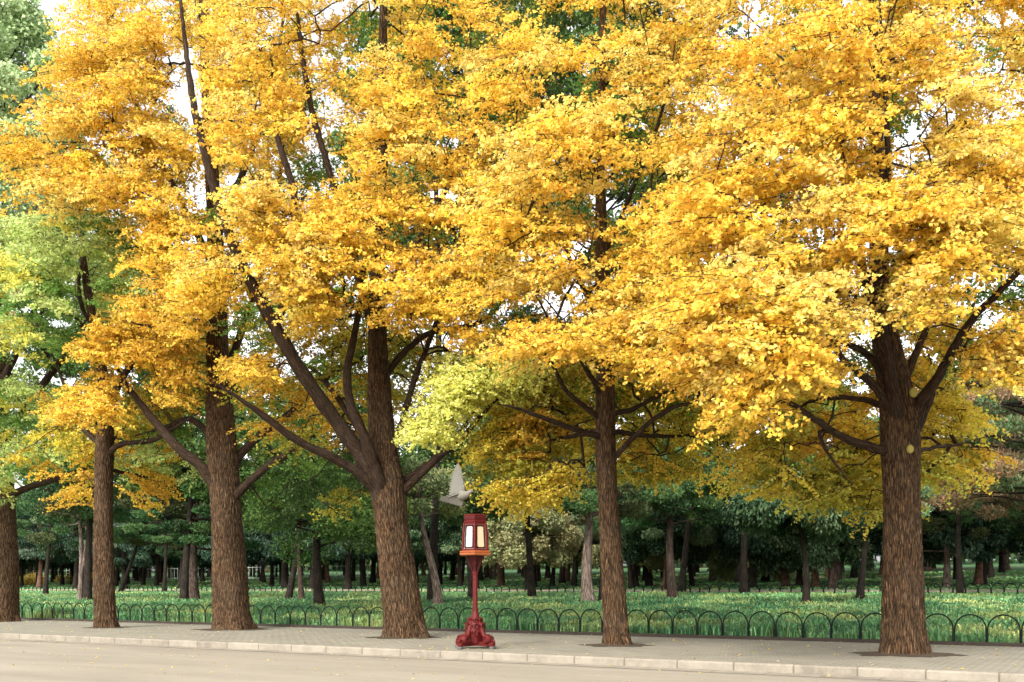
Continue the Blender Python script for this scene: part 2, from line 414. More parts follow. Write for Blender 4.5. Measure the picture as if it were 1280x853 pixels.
def grow(nodes, targets, rng, step=.35):
    Pn = [np.array(p) for p in nodes]; par = [-1] * len(Pn)
    base_n = len(Pn)
    arr = np.array(Pn)
    d0 = np.array([np.min(np.linalg.norm(arr - t, axis=1)) for t in targets])
    ends = []
    buf = np.zeros((base_n + 60 * len(targets) + 10, 3)); buf[:base_n] = arr; cnt = base_n
    for ti in np.argsort(d0):
        t = targets[ti]
        D = buf[:cnt] - t
        dist = np.linalg.norm(D, axis=1) + .45 * np.clip(D[:, 2], 0, 9) 
        i = int(np.argmin(dist)); a = buf[i].copy()
        L = np.linalg.norm(t - a); n = max(2, min(50, int(L / step)))
        pr = i
        lift = rng.uniform(.04, .14) * L; sw = rng.normal(0, .035 * L, 3)
        for k in range(1, n + 1):
            q = k / n; p = a + (t - a) * q
            p = p + np.array([0, 0, lift * math.sin(math.pi * q)]) + sw * math.sin(math.pi * q)
            if k < n: p = p + rng.normal(0, .018, 3)
            buf[cnt] = p; par.append(pr); pr = cnt; cnt += 1
        ends.append(pr)
    w = np.zeros(cnt)
    for e in ends:
        while e >= base_n: w[e] += 1; e = par[e]
    # chains
    kids = {}
    for i in range(base_n, cnt): kids.setdefault(par[i], []).append(i)
    tubes = []
    stack = [(pnt, c) for pnt in list(kids) if pnt < base_n for c in kids[pnt]]
    while stack:
        a, c = stack.pop()
        chain = [a, c]
        while True:
            ks = sorted(kids.get(chain[-1], []), key=lambda k: -w[k])
            if not ks: break
            for k in ks[1:]: stack.append((chain[-1], k))
            chain.append(ks[0])
        pts = buf[chain]; ww = w[chain].copy(); ww[0] = ww[1]
        rad = .0055 * np.power(np.maximum(ww, 1), .48) + .002
        tubes.append(tube_np(pts, rad, 5 if ww[0] > 3 else 4))
    return tubes

def ginkgo(base_px, Y, trunk, limbs, masses, label, seed, size=.072, n_per=170, cuts=()):
    rng = np.random.default_rng(seed)
    b = P(base_px[0], base_px[1], Y); b[2] = 0.0
    root = empty('ginkgo_tree', b)
    tag(root, label, 'tree', 'ginkgo trees standing in a row on the pavement')
    m = Y / F
    # trunk
    tp = [[*P(x, y, Y + dy), r * m] for x, y, dy, r in trunk]
    tp[0][2] = -.06
    tp = np.array(tp); cr = catmull(tp, .05)
    pts, rad = cr[:, :3], np.maximum(cr[:, 3] * .96, .03)
    V, Q, B = tube_np(pts, rad, 132)
    n = 132; th = (np.arange(len(V)) % n) / n * 2 * np.pi; ring = np.arange(len(V)) // n
    z = pts[ring, 2]; ax = pts[ring]
    amp = np.clip(rad[ring] * .065, .003, .024)
    ph = 2.2 * np.sin(z * 1.3 + seed) + 1.2 * np.sin(z * 3.7)
    kk = int(np.clip(rad[0] * 34, 7, 16))
    wv = .9 * np.sin(z * 5.1 + th * 3) + .7 * np.sin(z * 8.7 - th * 5 + 1) + .5 * np.sin(z * 14.3 + th * 7)
    rid = np.abs(np.sin(th * kk + .8 * ph + wv)) ** .6 + .8 * np.abs(np.sin(th * (kk + 5) - ph - wv * 1.2 + 2)) ** .6 + .25 * np.sin(th * 40 + z * 17 + wv * 2)
    lump = .05 * rad[ring] * (np.sin(th * 3 + z * .9 + seed) + .7 * np.sin(th * 2 - z * 1.7))
    flare = np.clip(1 - z / .6, 0, 1) ** 2.2 * rad[ring] * (.06 + .22 * np.maximum(0, np.sin(th * 5 + seed)) ** 1.5)
    disp = amp * (rid - 1.2) + lump + flare
    V = V + (V - ax) / (rad[ring][:, None] + 1e-6) * disp[:, None]
    tr = bark_mesh('trunk', [(V, Q, B)], M_BARK, root, b)
    nodes = [p for p in pts[::4] if p[2] > 2.2]
    nl = 0
    for L in limbs:
        lp = np.array([[*P(x, y, Y + dy), r * m] for x, y, dy, r in L])
        zt = lp[0, 2] - .30
        dtr = np.hypot(*(lp[0, :2] - [np.interp(lp[0, 2], pts[:, 2], pts[:, 0]), np.interp(lp[0, 2], pts[:, 2], pts[:, 1])]))
        rt = float(np.interp(zt, pts[:, 2], rad))
        if dtr < rt * 1.6:
            lp[:, 3] *= .76
            lp = np.vstack([[np.interp(zt, pts[:, 2], pts[:, 0]), np.interp(zt, pts[:, 2], pts[:, 1]), zt, min(lp[0, 3] * 1.05, rt * .72)], lp])
        lc = catmull(lp, .12); q, rr = lc[:, :3].copy(), lc[:, 3].copy()
        q[1:-1] += rng.normal(0, .006, (len(q) - 2, 3))
        rr *= 1 + .05 * np.sin(np.arange(len(rr)) * 1.1 + seed)
        tt = np.linspace(0, 1, len(rr)); rr *= np.where(tt > .7, 1 - .65 * (tt - .7) / .3, 1)
        bark_mesh('limb', [tube_np(q, np.maximum(rr, .008), 14)], M_LIMB, root, b)
        nodes += [p for p in q[3::3]]; nl += 1
    for cxp, cyp, cr_ in cuts:      # pale pruning scar
        mb = MB(); c = P(cxp, cyp, Y) - b; r = cr_ * m
        ringp = [(r * math.cos(a) * .9, 0, r * math.sin(a) * 1.1) for a in np.linspace(0, 2 * math.pi, 20, endpoint=False)]
        dy = -cuts_depth
        vs = [(c[0] + x, dy * 1.0, c[2] + zz) for x, _, zz in ringp] + [(c[0] + x * .8, dy - .03, c[2] + zz * .8) for x, _, zz in ringp]
        mb.add(vs, [(i, (i + 1) % 20, 20 + (i + 1) % 20, 20 + i) for i in range(20)] + [tuple(range(20, 40))])
        mb.build('pruning_scar', M_SCAR, root)
    # sprays
    cen, colr = [], []
    for (x, y, rx, ry, d0, d1, cnt, pal) in masses:
        got = 0; tries = 0
        while got < cnt and tries < cnt * 14:
            tries += 1
            a, r = rng.uniform(0, 6.283), math.sqrt(rng.uniform())
            e = 1.0
            px, py = x + rx * r * math.cos(a), y + ry * r * math.sin(a)
            dy = rng.uniform(d0, d1)
            Yq = Y + dy
            # masses are given in the photo at the tree's own depth; keep the picture place at any depth
            if py > 655: continue
            if in_hole(px, py, (12 if dy < .8 else -5) * 20 / Y): continue
            if dy < .6 and near_clear(px, py): continue
            if dy < 1.0 and any(((px - a_) / (c_ + 9)) ** 2 + ((py - b_) / (d_ + 6)) ** 2 < 1 for a_, b_, c_, d_ in FRONT_GAPS): continue
            cen.append(P(px, py, Yq)); got += 1
            names, ws = zip(*[(i, w) for i, (c, w) in enumerate(PAL[pal])])
            # neighbouring sprays share hue: pick through smooth noise
            q = .5 + .5 * float(vnoise(px + seed * 50, py, 150 * 20 / Y, 3 + len(pal)))
            q = min(.999, max(0, q * .75 + rng.uniform() * .25)); acc = 0
            cw = np.cumsum(ws); idx = int(np.searchsorted(cw / cw[-1], q)); colr.append(PAL[pal][min(idx, len(ws) - 1)][0])
    cen = np.array(cen); colr = np.array(colr) * np.exp(rng.normal(0, .10, (len(cen), 1)))
    axis = np.stack([np.interp(cen[:, 2], pts[:, 2], pts[:, 0]), np.interp(cen[:, 2], pts[:, 2], pts[:, 1])], 1)
    d = np.zeros_like(cen); d[:, :2] = cen[:, :2] - axis
    d /= np.linalg.norm(d, axis=1)[:, None] + 1e-6
    yaw = rng.normal(0, .55, len(cen)); c_, s_ = np.cos(yaw), np.sin(yaw)
    d = np.stack([d[:, 0] * c_ - d[:, 1] * s_, d[:, 0] * s_ + d[:, 1] * c_, rng.normal(-.12, .16, len(cen))], 1)
    d /= np.linalg.norm(d, axis=1)[:, None]
    lens = rng.uniform(.95, 1.55, len(cen))
    V, Fc, C, st, en, start = make_leaves(cen, d, lens, colr, n_per, size, rng)
    me = mesh_np('crown', V - b, Fc, 4); attr_face_color(me, C)
    crown = link('crown', me, M_GOLD, root)
    tubes = grow(nodes, start, rng)
    K = st.shape[1]
    for i in range(len(cen)):
        for k in range(K):
            a, e = st[i, k], en[i, k]; mid = (a + e) / 2; L = np.linalg.norm(e - a)
            mid = mid - np.array([0, 0, .22 * .5 * L * .25]); e = e - np.array([0, 0, .11 * L])
            tubes.append(tube_np(np.array([a, mid, e]), np.array([.0085, .006, .003]) * (1.1 if k == 0 else .7), 3))
    o = bark_mesh('twig_framework', tubes, M_LIMB, crown, b)
    return root
M_SCAR = plain('pale_cut_wood', (.30, .26, .07), .8, .2, .2, 30)
cuts_depth = .40

# --- tree at the right
ginkgo((1130, 818), 15.9,
  [(1131, 822, 0, 28), (1130, 780, 0, 25.5), (1128, 700, 0, 24), (1126, 620, 0, 23), (1124, 550, 0, 24), (1120, 500, .05, 21), (1108, 430, .15, 17), (1100, 370, .2, 14), (1098, 250, .2, 10), (1092, 100, .1, 7), (1090, -60, 0, 5), (1092, -180, 0, 3)],
  [[(1122, 530, -.1, 12), (1112, 470, -.3, 11), (1098, 400, -.45, 9.5), (1080, 345, -.6, 7.5), (1062, 260, -.8, 5), (1050, 140, -1, 3.5), (1052, 0, -1, 2)],
   [(1128, 545, 0, 14), (1148, 505, -.1, 10.5), (1168, 478, -.25, 8), (1190, 440, -.45, 7), (1215, 400, -.7, 6), (1258, 355, -1, 5), (1300, 310, -1.3, 4), (1335, 240, -1.5, 2.5)],
   [(1138, 545, -.05, 12), (1152, 515, -.05, 11), (1163, 492, -.05, 9.5), (1168, 484, -.05, 8)],
   [(1118, 570, 0, 10), (1085, 558, -.2, 7.5), (1050, 545, -.5, 6), (1010, 518, -.9, 4.5), (975, 495, -1.3, 3), (930, 470, -1.8, 2)],
   [(1040, 540, -.5, 3), (1024, 540, -.6, 2.6), (1034, 565, -.8, 2), (1058, 598, -1, 1.3)],
   [(1112, 510, -.1, 8), (1085, 475, -.4, 6.5), (1058, 455, -.8, 5), (1035, 425, -1.2, 4), (990, 380, -1.8, 3), (930, 330, -2.6, 2)],
   [(1108, 470, -.1, 7), (1080, 440, -.2, 5.5), (1048, 420, -.5, 4), (1000, 330, -1, 3), (960, 230, -1.5, 2)],
   [(1120, 500, .2, 8), (1150, 430, .7, 6), (1190, 330, 1.2, 4), (1230, 220, 1.6, 2.5)],
   [(1118, 520, .2, 8), (1080, 500, 1.0, 5), (1020, 500, 2.2, 4), (980, 520, 3.2, 2.5)],
   [(1133, 570, .2, 5), (1165, 560, 1.2, 3.4), (1205, 555, 2.4, 2.4), (1235, 545, 3.2, 1.6)],
   [(1092, 300, -.6, 3), (1108, 240, -1.4, 3.5), (1108, 150, -1.9, 3), (1103, 60, -2.1, 2.4), (1100, -20, -2.2, 1.6)]],
  [ (1060, 240, 210, 230, -3.6, -1.2, 250, 'front'), (960, 400, 120, 95, -4.2, -1.5, 95, 'front'), (950, 475, 75, 42, -3.8, -2.0, 28, 'front'),
    (1225, 290, 90, 150, -3.0, -.5, 70, 'gold'), (1250, 445, 60, 28, -2.6, -1.2, 20, 'gold'),
    (1100, 60, 240, 150, -2.5, 2.0, 122, 'gold'), (1100, -120, 260, 130, -2, 2.5, 80, 'gold'),
    (1050, 280, 240, 220, 1.0, 3.6, 125, 'back'), (1080, 60, 220, 120, 1.5, 4.0, 50, 'back'), (1020, 555, 105, 80, 2.2, 4.2, 100, 'curtain'), (1095, 600, 40, 45, 2.4, 3.6, 16, 'curtain'),
    (1180, 550, 52, 58, 2.0, 3.4, 32, 'curtain'), (1160, 440, 60, 60, 1.5, 3.4, 22, 'curtain'), (1330, 250, 60, 260, -2, 2.5, 60, 'gold') ],
  'thick golden ginkgo at the right end of the row with two pale pruning scars', 61, .051, 310, cuts=((1129, 497, 5.5), (1125, 566, 5)))
# --- slim tree right of the lantern
ginkgo((770, 807), 18.4,
  [(772, 810, 0, 18), (770, 785, 0, 15.5), (765, 700, 0, 13.8), (760, 620, 0, 13), (757, 560, 0, 12.6), (756, 480, 0, 11.5), (753, 400, 0, 9.5), (752, 330, 0, 8), (751, 200, 0, 6), (753, 60, 0, 4.5), (755, -120, 0, 3)],
  [[(756, 550, 0, 6), (730, 541, -.3, 5), (690, 527, -.8, 4), (650, 512, -1.3, 3), (622, 505, -1.7, 2)],
   [(756, 530, 0, 5), (730, 508, -.2, 4.2), (705, 485, -.5, 3.5), (690, 455, -.8, 2.8), (660, 420, -1.2, 2)],
   [(754, 500, 0, 5), (728, 455, -.5, 3.6), (697, 418, -1, 2.8), (660, 350, -1.5, 2)],
   [(762, 580, 0, 6), (783, 556, -.2, 4.6), (810, 530, -.5, 4), (842, 510, -.9, 3.2), (892, 497, -1.4, 2.3)],
   [(762, 520, 0, 5), (790, 512, .2, 4), (830, 492, .6, 3), (880, 470, 1, 2)],
   [(757, 470, 0, 5), (790, 410, .3, 4), (840, 330, .6, 3), (880, 230, 1, 2)],
   [(754, 420, 0, 4.5), (715, 330, .3, 3.5), (670, 230, .8, 2.6), (640, 130, 1, 2)],
   [(752, 330, 0, 4), (790, 240, -.6, 3), (830, 130, -1.2, 2.2), (850, 20, -1.5, 1.6)],
   [(757, 540, .1, 5), (720, 545, 1, 4), (670, 555, 2, 3), (640, 565, 2.6, 2)],
   [(759, 540, .1, 5), (810, 545, 1.2, 4), (870, 545, 2.6, 2.6), (910, 545, 3.4, 2)]],
  [ (745, 300, 165, 180, -3.4, -1.0, 170, 'front'), (728, 395, 90, 72, -3.4, -1.4, 44, 'gold'), (855, 420, 85, 55, -3.5, -1.4, 48, 'front'),
    (765, 90, 170, 120, -2.2, .5, 76, 'gold'), (750, -110, 180, 120, -2.0, 2.0, 50, 'gold'),
    (755, 80, 170, 140, 1.0, 3.2, 90, 'dgreen'), (750, 330, 190, 210, 1.0, 3.6, 130, 'back'), (652, 575, 50, 62, .7, 2.2, 60, 'curtain'), (670, 530, 46, 36, 1.2, 2.6, 20, 'curtain'),
    (850, 530, 88, 66, 2.0, 3.6, 48, 'curtain'), (760, 500, 80, 70, 1.4, 3.2, 44, 'curtain'), (670, 450, 60, 50, 1.4, 3.2, 26, 'mixed'), (850, 470, 60, 40, 1.4, 3.2, 20, 'mixed'), (810, 590, 60, 26, 2.2, 3.4, 8, 'mixed') ],
  'slim golden ginkgo whose dark narrow trunk rises just right of the red lantern', 52, .052, 285)
# --- big spreading tree left of the lantern
ginkgo((505, 797), 21.4,
  [(507, 800, 0, 28), (503, 770, 0, 25), (497, 720, 0, 22.5), (490, 660, 0, 21), (486, 615, 0, 22), (480, 560, .1, 17), (475, 500, .2, 15), (472, 430, .25, 12.5), (471, 360, .3, 10), (476, 240, .3, 8), (478, 100, .3, 6), (480, -80, .3, 4)],
  [[(478, 625, -.1, 15), (455, 575, -.3, 13.5), (430, 540, -.45, 12.5), (380, 470, -.9, 11), (345, 410, -1.2, 10), (315, 355, -1.5, 8.5), (285, 290, -1.8, 7.2), (262, 215, -2.1, 6.5), (242, 130, -2.3, 5.5), (228, 20, -2.5, 4.2), (220, -80, -2.6, 3)],
   [(474, 600, -.3, 11), (455, 545, -.6, 8.5), (438, 505, -.7, 7.5), (434, 465, -.8, 6.5), (442, 425, -.8, 5.5), (455, 340, -.9, 4), (460, 240, -1, 3)],
   [(480, 625, -.1, 11), (450, 592, -.4, 8.5), (420, 575, -.7, 7.5), (370, 550, -1.2, 6.2), (330, 520, -1.6, 5.2), (290, 492, -2.0, 4.2), (262, 476, -2.3, 3)],
   [(495, 625, 0, 9), (518, 600, -.2, 6.5), (545, 575, -.5, 5.5), (580, 545, -.9, 4.6), (606, 515, -1.3, 3.8), (640, 480, -1.8, 2.6)],
   [(492, 610, .1, 8), (530, 585, .1, 5.5), (560, 558, .1, 4.6), (586, 524, 0, 3.8), (620, 460, 0, 2.5)],
   [(484, 590, -.1, 7), (505, 520, -.2, 5.5), (520, 470, -.4, 4.6), (542, 412, -.6, 3.8), (570, 320, -.8, 3), (590, 200, -1, 2)],
   [(474, 440, .2, 7), (440, 320, .1, 6), (412, 215, 0, 5.5), (388, 130, -.1, 4.8), (372, 20, -.2, 3.6), (365, -80, -.2, 2.4)],
   [(345, 405, -1.2, 5), (372, 330, -.8, 4), (368, 245, -.6, 4.2), (345, 160, -.5, 3.6), (340, 60, -.5, 2.4)],
   [(484, 600, .2, 8), (450, 540, 1, 6), (400, 470, 1.8, 4.5), (350, 440, 2.5, 3)],
   [(474, 480, .2, 6), (530, 420, .8, 5), (605, 400, 1.3, 4), (660, 330, 1.6, 2.5)],
   [(474, 380, .2, 6), (540, 270, .3, 4.5), (600, 150, .3, 3.4), (640, 40, .3, 2.4)]],
  [ (470, 260, 190, 160, -3.6, -1.2, 200, 'gold'), (590, 330, 95, 100, -3.4, -1.4, 66, 'gold'), (335, 250, 100, 150, -3.4, -1.4, 80, 'gold'),
    (460, 60, 220, 110, -3.0, .5, 118, 'gold'), (450, -110, 230, 110, -2.2, 2.0, 60, 'gold'), (560, 482, 70, 40, -3.2, -1.6, 40, 'lime'), (625, 462, 55, 34, -3.2, -1.6, 26, 'lime'), (508, 530, 30, 30, -3.0, -1.8, 14, 'lime'),
    (390, 440, 90, 50, -2.6, .4, 26, 'gold'), (480, 60, 210, 120, 1.0, 3.8, 125, 'back'), (470, 290, 210, 160, 1.0, 3.6, 125, 'back'),
    (400, 480, 100, 80, 1.0, 3.0, 50, 'mixed'), (560, 450, 110, 70, 1.2, 3.4, 60, 'mixed'), (400, 400, 90, 60, .8, 3, 34, 'back'), (400, 600, 60, 40, 2.0, 3.4, 16, 'dgreen'), (330, 480, 30, 70, -1.8, .5, 10, 'gold'), (300, 380, 70, 60, -2.5, -.5, 26, 'gold'), (400, 370, 60, 50, -2.5, -.2, 22, 'gold') ],
  'golden ginkgo with a broad leaning trunk and long spreading limbs left of the red lantern', 43, .054, 250)
# --- tree at left centre
ginkgo((291, 787), 25.6,
  [(292, 790, 0, 26), (290, 765, 0, 23), (286, 700, 0, 20.5), (282, 640, 0, 19.5), (278, 580, 0, 19), (275, 500, 0, 16), (272, 420, 0, 13.5), (270, 330, 0, 11), (264, 200, 0, 8), (256, 60, 0, 6), (252, -100, 0, 4)],
  [[(274, 612, -.1, 12), (250, 582, -.2, 9), (225, 562, -.3, 8), (192, 525, -.3, 6.5), (165, 490, -.2, 5), (140, 450, 0, 3.5)],
   [(286, 632, 0, 9), (306, 608, -.2, 6.5), (335, 583, -.5, 6), (368, 563, -.8, 5), (405, 535, -1.1, 3.4)],
   [(284, 590, 0, 9), (310, 558, .2, 7), (345, 530, .5, 6), (375, 505, .8, 4.4), (410, 460, 1.1, 3)],
   [(274, 560, .1, 7), (240, 525, .6, 5), (205, 535, 1.2, 4), (170, 545, 1.8, 3)],
   [(272, 500, .1, 8), (300, 420, .4, 6), (330, 330, .7, 5), (350, 220, 1, 3.5), (360, 100, 1, 2)],
   [(272, 440, 0, 8), (235, 350, -.4, 6), (190, 270, -.9, 5), (140, 180, -1.3, 3.5), (100, 100, -1.5, 2)],
   [(270, 340, 0, 7), (220, 240, .3, 5), (170, 130, .7, 4), (140, 20, 1, 2.5)],
   [(268, 300, 0, 6), (310, 200, -.3, 5), (345, 90, -.5, 3.6), (360, -40, -.5, 2)],
   [(274, 405, -.1, 5), (240, 402, -.8, 4), (200, 410, -1.6, 3), (150, 400, -2.2, 2)]],
  [ (228, 160, 150, 132, -3.8, -1.2, 185, 'gold'), (122, 170, 78, 120, -3.2, -1.0, 56, 'gold'), (20, 165, 26, 30, -3, -1, 6, 'gold'), (180, 50, 130, 70, -3.0, .5, 70, 'front'), (60, 215, 60, 44, -3, -1, 24, 'gold'),
    (262, 345, 100, 85, -3.8, -1.2, 62, 'orange'), (270, 200, 160, 220, .8, 3.6, 125, 'mixed'), (230, -110, 180, 110, -2, 2, 60, 'gold'), (330, 430, 40, 80, -2.0, -.8, 14, 'orange'),
    (210, 460, 100, 60, .6, 3.0, 56, 'mixed'), (220, 560, 60, 50, .8, 2.8, 18, 'green'), (340, 520, 66, 50, .8, 3.0, 26, 'green'), (350, 610, 60, 45, 1.6, 3.2, 22, 'dgreen'), (280, 470, 36, 22, -1.4, -.7, 8, 'orange') ],
  'golden ginkgo with a straight thick flared trunk, left of the broad leaning one', 34, .059, 245)
# --- slim tree at left
ginkgo((132, 785), 26.7,
  [(133, 787, 0, 14.5), (131, 760, 0, 13), (130, 700, 0, 12), (130, 600, 0, 11.3), (131, 550, 0, 10.5), (132, 500, .1, 8), (122, 430, .1, 6), (108, 350, .1, 4.5), (98, 260, .1, 3), (96, 200, .1, 2)],
  [[(134, 572, 0, 6), (150, 556, -.2, 4.6), (190, 551, -.6, 4), (220, 534, -.9, 3.2), (252, 514, -1.2, 2)],
   [(129, 560, 0, 5), (100, 530, .2, 4), (80, 480, .4, 3), (60, 430, .6, 2)],
   [(131, 520, 0, 6), (155, 470, -.5, 5), (180, 430, -1, 4), (200, 380, -1.6, 2.5)],
   [(118, 410, .1, 3.6), (103, 385, 0, 3.4), (99, 345, -.1, 3), (108, 314, -.1, 2)],
   [(130, 585, .1, 4.5), (150, 590, 1.0, 3.4), (200, 600, 2, 2.2)]],
  [ (175, 455, 78, 66, -2.6, -1.0, 80, 'orange'), (130, 500, 60, 34, -2.4, -1.2, 22, 'orange'), (190, 400, 60, 40, -2.4, -1, 20, 'gold'),
    (160, 560, 80, 50, .8, 2.6, 32, 'curtain'), (185, 590, 34, 44, .8, 2.2, 14, 'orange'), (95, 600, 34, 28, .6, 2, 8, 'orange'), (100, 330, 80, 60, -.5, 2, 24, 'lgreen'), (60, 520, 70, 60, .8, 2.6, 24, 'curtain') ],
  'slim narrow trunked ginkgo with orange leaves, second from the left', 25, .060, 240)
# --- tree at the left edge, still green
ginkgo((3, 777), 31.9,
  [(3, 779, 0, 21), (3, 750, 0, 19), (2, 650, 0, 17.5), (0, 600, 0, 16), (-4, 500, 0, 13), (-8, 380, 0, 10), (-10, 250, 0, 7), (-12, 120, 0, 4)],
  [[(6, 625, 0, 8), (30, 612, -.3, 5.5), (75, 597, -.9, 4.5), (120, 580, -1.5, 3)],
   [(0, 560, 0, 8), (40, 500, -.8, 6), (90, 430, -1.8, 4.5), (130, 350, -2.6, 3)],
   [(-6, 500, 0, 7), (30, 420, -.6, 5), (60, 350, -1.2, 3.5), (90, 300, -1.6, 2.2)],
   [(-8, 400, 0, 6), (20, 320, .6, 4), (50, 250, 1.2, 2.5)],
   [(0, 590, 0, 7), (-60, 520, -.5, 5), (-110, 430, -1, 3)]],
  [ (110, 325, 100, 58, -8.0, -6.0, 80, 'lgreen'), (40, 300, 60, 30, -7, -4, 20, 'lgreen'), (60, 420, 80, 60, -6, -4, 30, 'green'), (60, 400, 130, 110, -4.0, -1.4, 120, 'green'), (70, 315, 120, 50, -4.0, -1.4, 58, 'lgreen'), (40, 540, 75, 70, -3.6, -.5, 52, 'green'), (0, 330, 60, 70, -3, 0, 28, 'curtain'),
    (20, 590, 44, 36, -2.6, 0, 20, 'green'), (60, 430, 120, 130, 1, 4, 36, 'green'), (-90, 400, 70, 180, -3, 3, 40, 'green') ],
  'partly green leaved ginkgo with a thick trunk at the far left', 16, .062, 240)

# tree pits of bare soil
for (px, py, Y, r) in ((1130, 818, 15.9, .85), (770, 807, 18.4, .62), (505, 797, 21.4, .8), (291, 787, 25.6, .95), (132, 785, 26.7, .55)):
    c = P(px, py, Y)
    k = 40; rr = r * (1 + .12 * np.sin(np.arange(k) * .9 + px) + .08 * RNG.normal(size=k))
    V = [(0, 0, .03)] + [(rr[i] * .55 * math.cos(i / k * 6.2832), rr[i] * .55 * math.sin(i / k * 6.2832), .022) for i in range(k)] + [(rr[i] * math.cos(i / k * 6.2832), rr[i] * math.sin(i / k * 6.2832) * .8, .003) for i in range(k)]
    Fc = [(0, 1 + i, 1 + (i + 1) % k) for i in range(k)]
    Fc += [(1 + i, 1 + k + i, 1 + k + (i + 1) % k) for i in range(k)] + [(1 + i, 1 + k + (i + 1) % k, 1 + (i + 1) % k) for i in range(k)]
    o = link('soil_patch', mesh_np('soil_patch', V, Fc, 3, True), M_SOIL, loc=(c[0], c[1], .002)); tag(o, kind='structure')

# ------------------------------------------------------------------ hoop fences
def hoop_mesh(name, s, h, r, seg, sides):
    pts = [(-s / 2 + r, 0, -.05), (-s / 2 + r, 0, h - s / 2)]
    for i in range(1, seg):
        a = math.pi - math.pi * i / seg; pts.append(((s / 2 - r) * math.cos(a), 0, h - s / 2 + (s / 2 - r) * math.sin(a)))
    pts += [(s / 2 - r, 0, h - s / 2), (s / 2 - r, 0, -.05)]
    V, Q, B = tube_np(np.array(pts), np.full(len(pts), r), sides)
    return mesh_np(name, V, Q, 4, True)
def u_at_px(px, n):
    k = (px - CX) / F       # X = k Y ; X = UX u + NX n ; Y = UY u + NY n
    return (k * NY * n - NX * n) / (UX - k * UY)
def hoop_fence(n, px0, px1, s, h, r, zb, label, group, seg, sides, cap=100):
    ua, ub = u_at_px(px1, n), u_at_px(px0, n)
    root = empty('hoop_fence', un(ua, n, 0), RZ)
    tag(root, label, 'fence', group)
    cnt = int((ub - ua) / s) + 1
    me = hoop_mesh('hoop', s, h, r, seg, sides); me.materials.append(M_IRON)
    rest = []
    for i in range(cnt):
        if i < cap:
            o = bpy.data.objects.new('hoop', me); COL.objects.link(o); o.parent = root
            o.location = (s * (i + .5), 0, zb + random.uniform(-.008, .008)); o.rotation_euler = (random.uniform(-.03, .03), random.uniform(-.012, .012), 0)
        else: rest.append(s * (i + .5))
    if rest:
        v = np.array([x.co[:] for x in me.vertices]); q = np.array([p.vertices[:] for p in me.polygons])
        V = np.vstack([v + np.array([x, 0, zb]) for x in rest]); Q = np.vstack([q + i * len(v) for i in range(len(rest))])
        o = link('distant_hoops', mesh_np('distant_hoops', V, Q, 4, True), M_IRON, root); tag(o, kind='stuff')
    return root
hoop_fence(FENCE_N + .055, -30, 1320, .56, .53, .0140, .06, 'low black iron hoop fence between the pavement and the near edge of the lawn', 'low hoop fences along the lawn', 14, 7)
hoop_fence(FENCE2_N, -60, 1340, .6, .58, .022, float(gz(56)), 'second low iron hoop fence far across the lawn, in front of the conifers', 'low hoop fences along the lawn', 8, 5)

# ------------------------------------------------------------------ grass and ground cover
def grass(n0, n1, dens, hgt, wid, rng, px0=-40, px1=1320):
    A = []
    for n in np.arange(n0, n1, .5):
        ua, ub = u_at_px(px1, n), u_at_px(px0, n)
        k = int((ub - ua) * .5 * dens(n) * (1.0 if n < 30 else 1)); uu = rng.uniform(ua, ub, k); nn = rng.uniform(n, n + .5, k)
        A.append(np.stack([uu, nn], 1))
    A = np.vstack(A); u, n = A.T
    x = UX * u + NX * n; y = UY * u + NY * n; z = gz(n)
    clump = vnoise(x, y, 1.6, 5); big = vnoise(x, y, 7, 9)
    keep = rng.uniform(-1.3, 1, len(x)) < clump + .6
    x, y, z, clump, big, n = x[keep], y[keep], z[keep], clump[keep], big[keep], n[keep]
    k = len(x)
    dist = np.clip((n - 20) / 36, 0, 1)
    H = hgt * (.65 + .35 * clump.clip(-1, 1)) * rng.uniform(.6, 1.25, k) * (1 + .15 * big) * np.where(n > 53.5, .55, 1)
    W = wid * (1 + 2.6 * dist) * rng.uniform(.7, 1.3, k)
    az = rng.uniform(0, 6.283, k); lean = rng.uniform(.15, .95, k)
    dx, dy = np.cos(az), np.sin(az); tx, ty = -dy, dx
    V = np.empty((k, 5, 3)); base = np.stack([x, y, z - .02], 1)
    hv = np.stack([dx * lean * .35, dy * lean * .35, np.ones(k) * .75], 1) * H[:, None]
    tp = np.stack([dx * lean * 1.0, dy * lean * 1.0, np.ones(k) * (1.0 - .35 * lean)], 1) * H[:, None]
    t = np.stack([tx, ty, np.zeros(k)], 1) * W[:, None]
    V[:, 0] = base - t * .7; V[:, 1] = base + t * .7; V[:, 2] = base + hv + t; V[:, 3] = base + hv - t; V[:, 4] = base + tp
    idx = np.arange(k)[:, None] * 5
    Q = np.concatenate([idx + [0, 1, 2], idx + [0, 2, 3], idx + [3, 2, 4]], 0)
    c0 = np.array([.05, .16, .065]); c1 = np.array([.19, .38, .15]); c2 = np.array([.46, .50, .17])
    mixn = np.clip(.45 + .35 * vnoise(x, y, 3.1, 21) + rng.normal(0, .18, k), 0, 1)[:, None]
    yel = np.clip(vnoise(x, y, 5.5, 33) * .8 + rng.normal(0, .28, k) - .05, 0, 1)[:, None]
    band = np.clip((n - 44 - 2 * vnoise(x, y, 9, 4)) / 3, 0, 1) * .45 - np.clip(1 - abs(n - 38 - 2 * vnoise(x, y, 8, 2)) / 4, 0, 1) * .35  # sunlit strip by the second fence painted paler, darker grass before it
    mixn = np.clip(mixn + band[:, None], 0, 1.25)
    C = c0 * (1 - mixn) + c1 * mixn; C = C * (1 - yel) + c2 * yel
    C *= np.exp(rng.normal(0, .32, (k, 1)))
    return V.reshape(-1, 3), Q, np.concatenate([C, C, C], 0)
rg = np.random.default_rng(99)
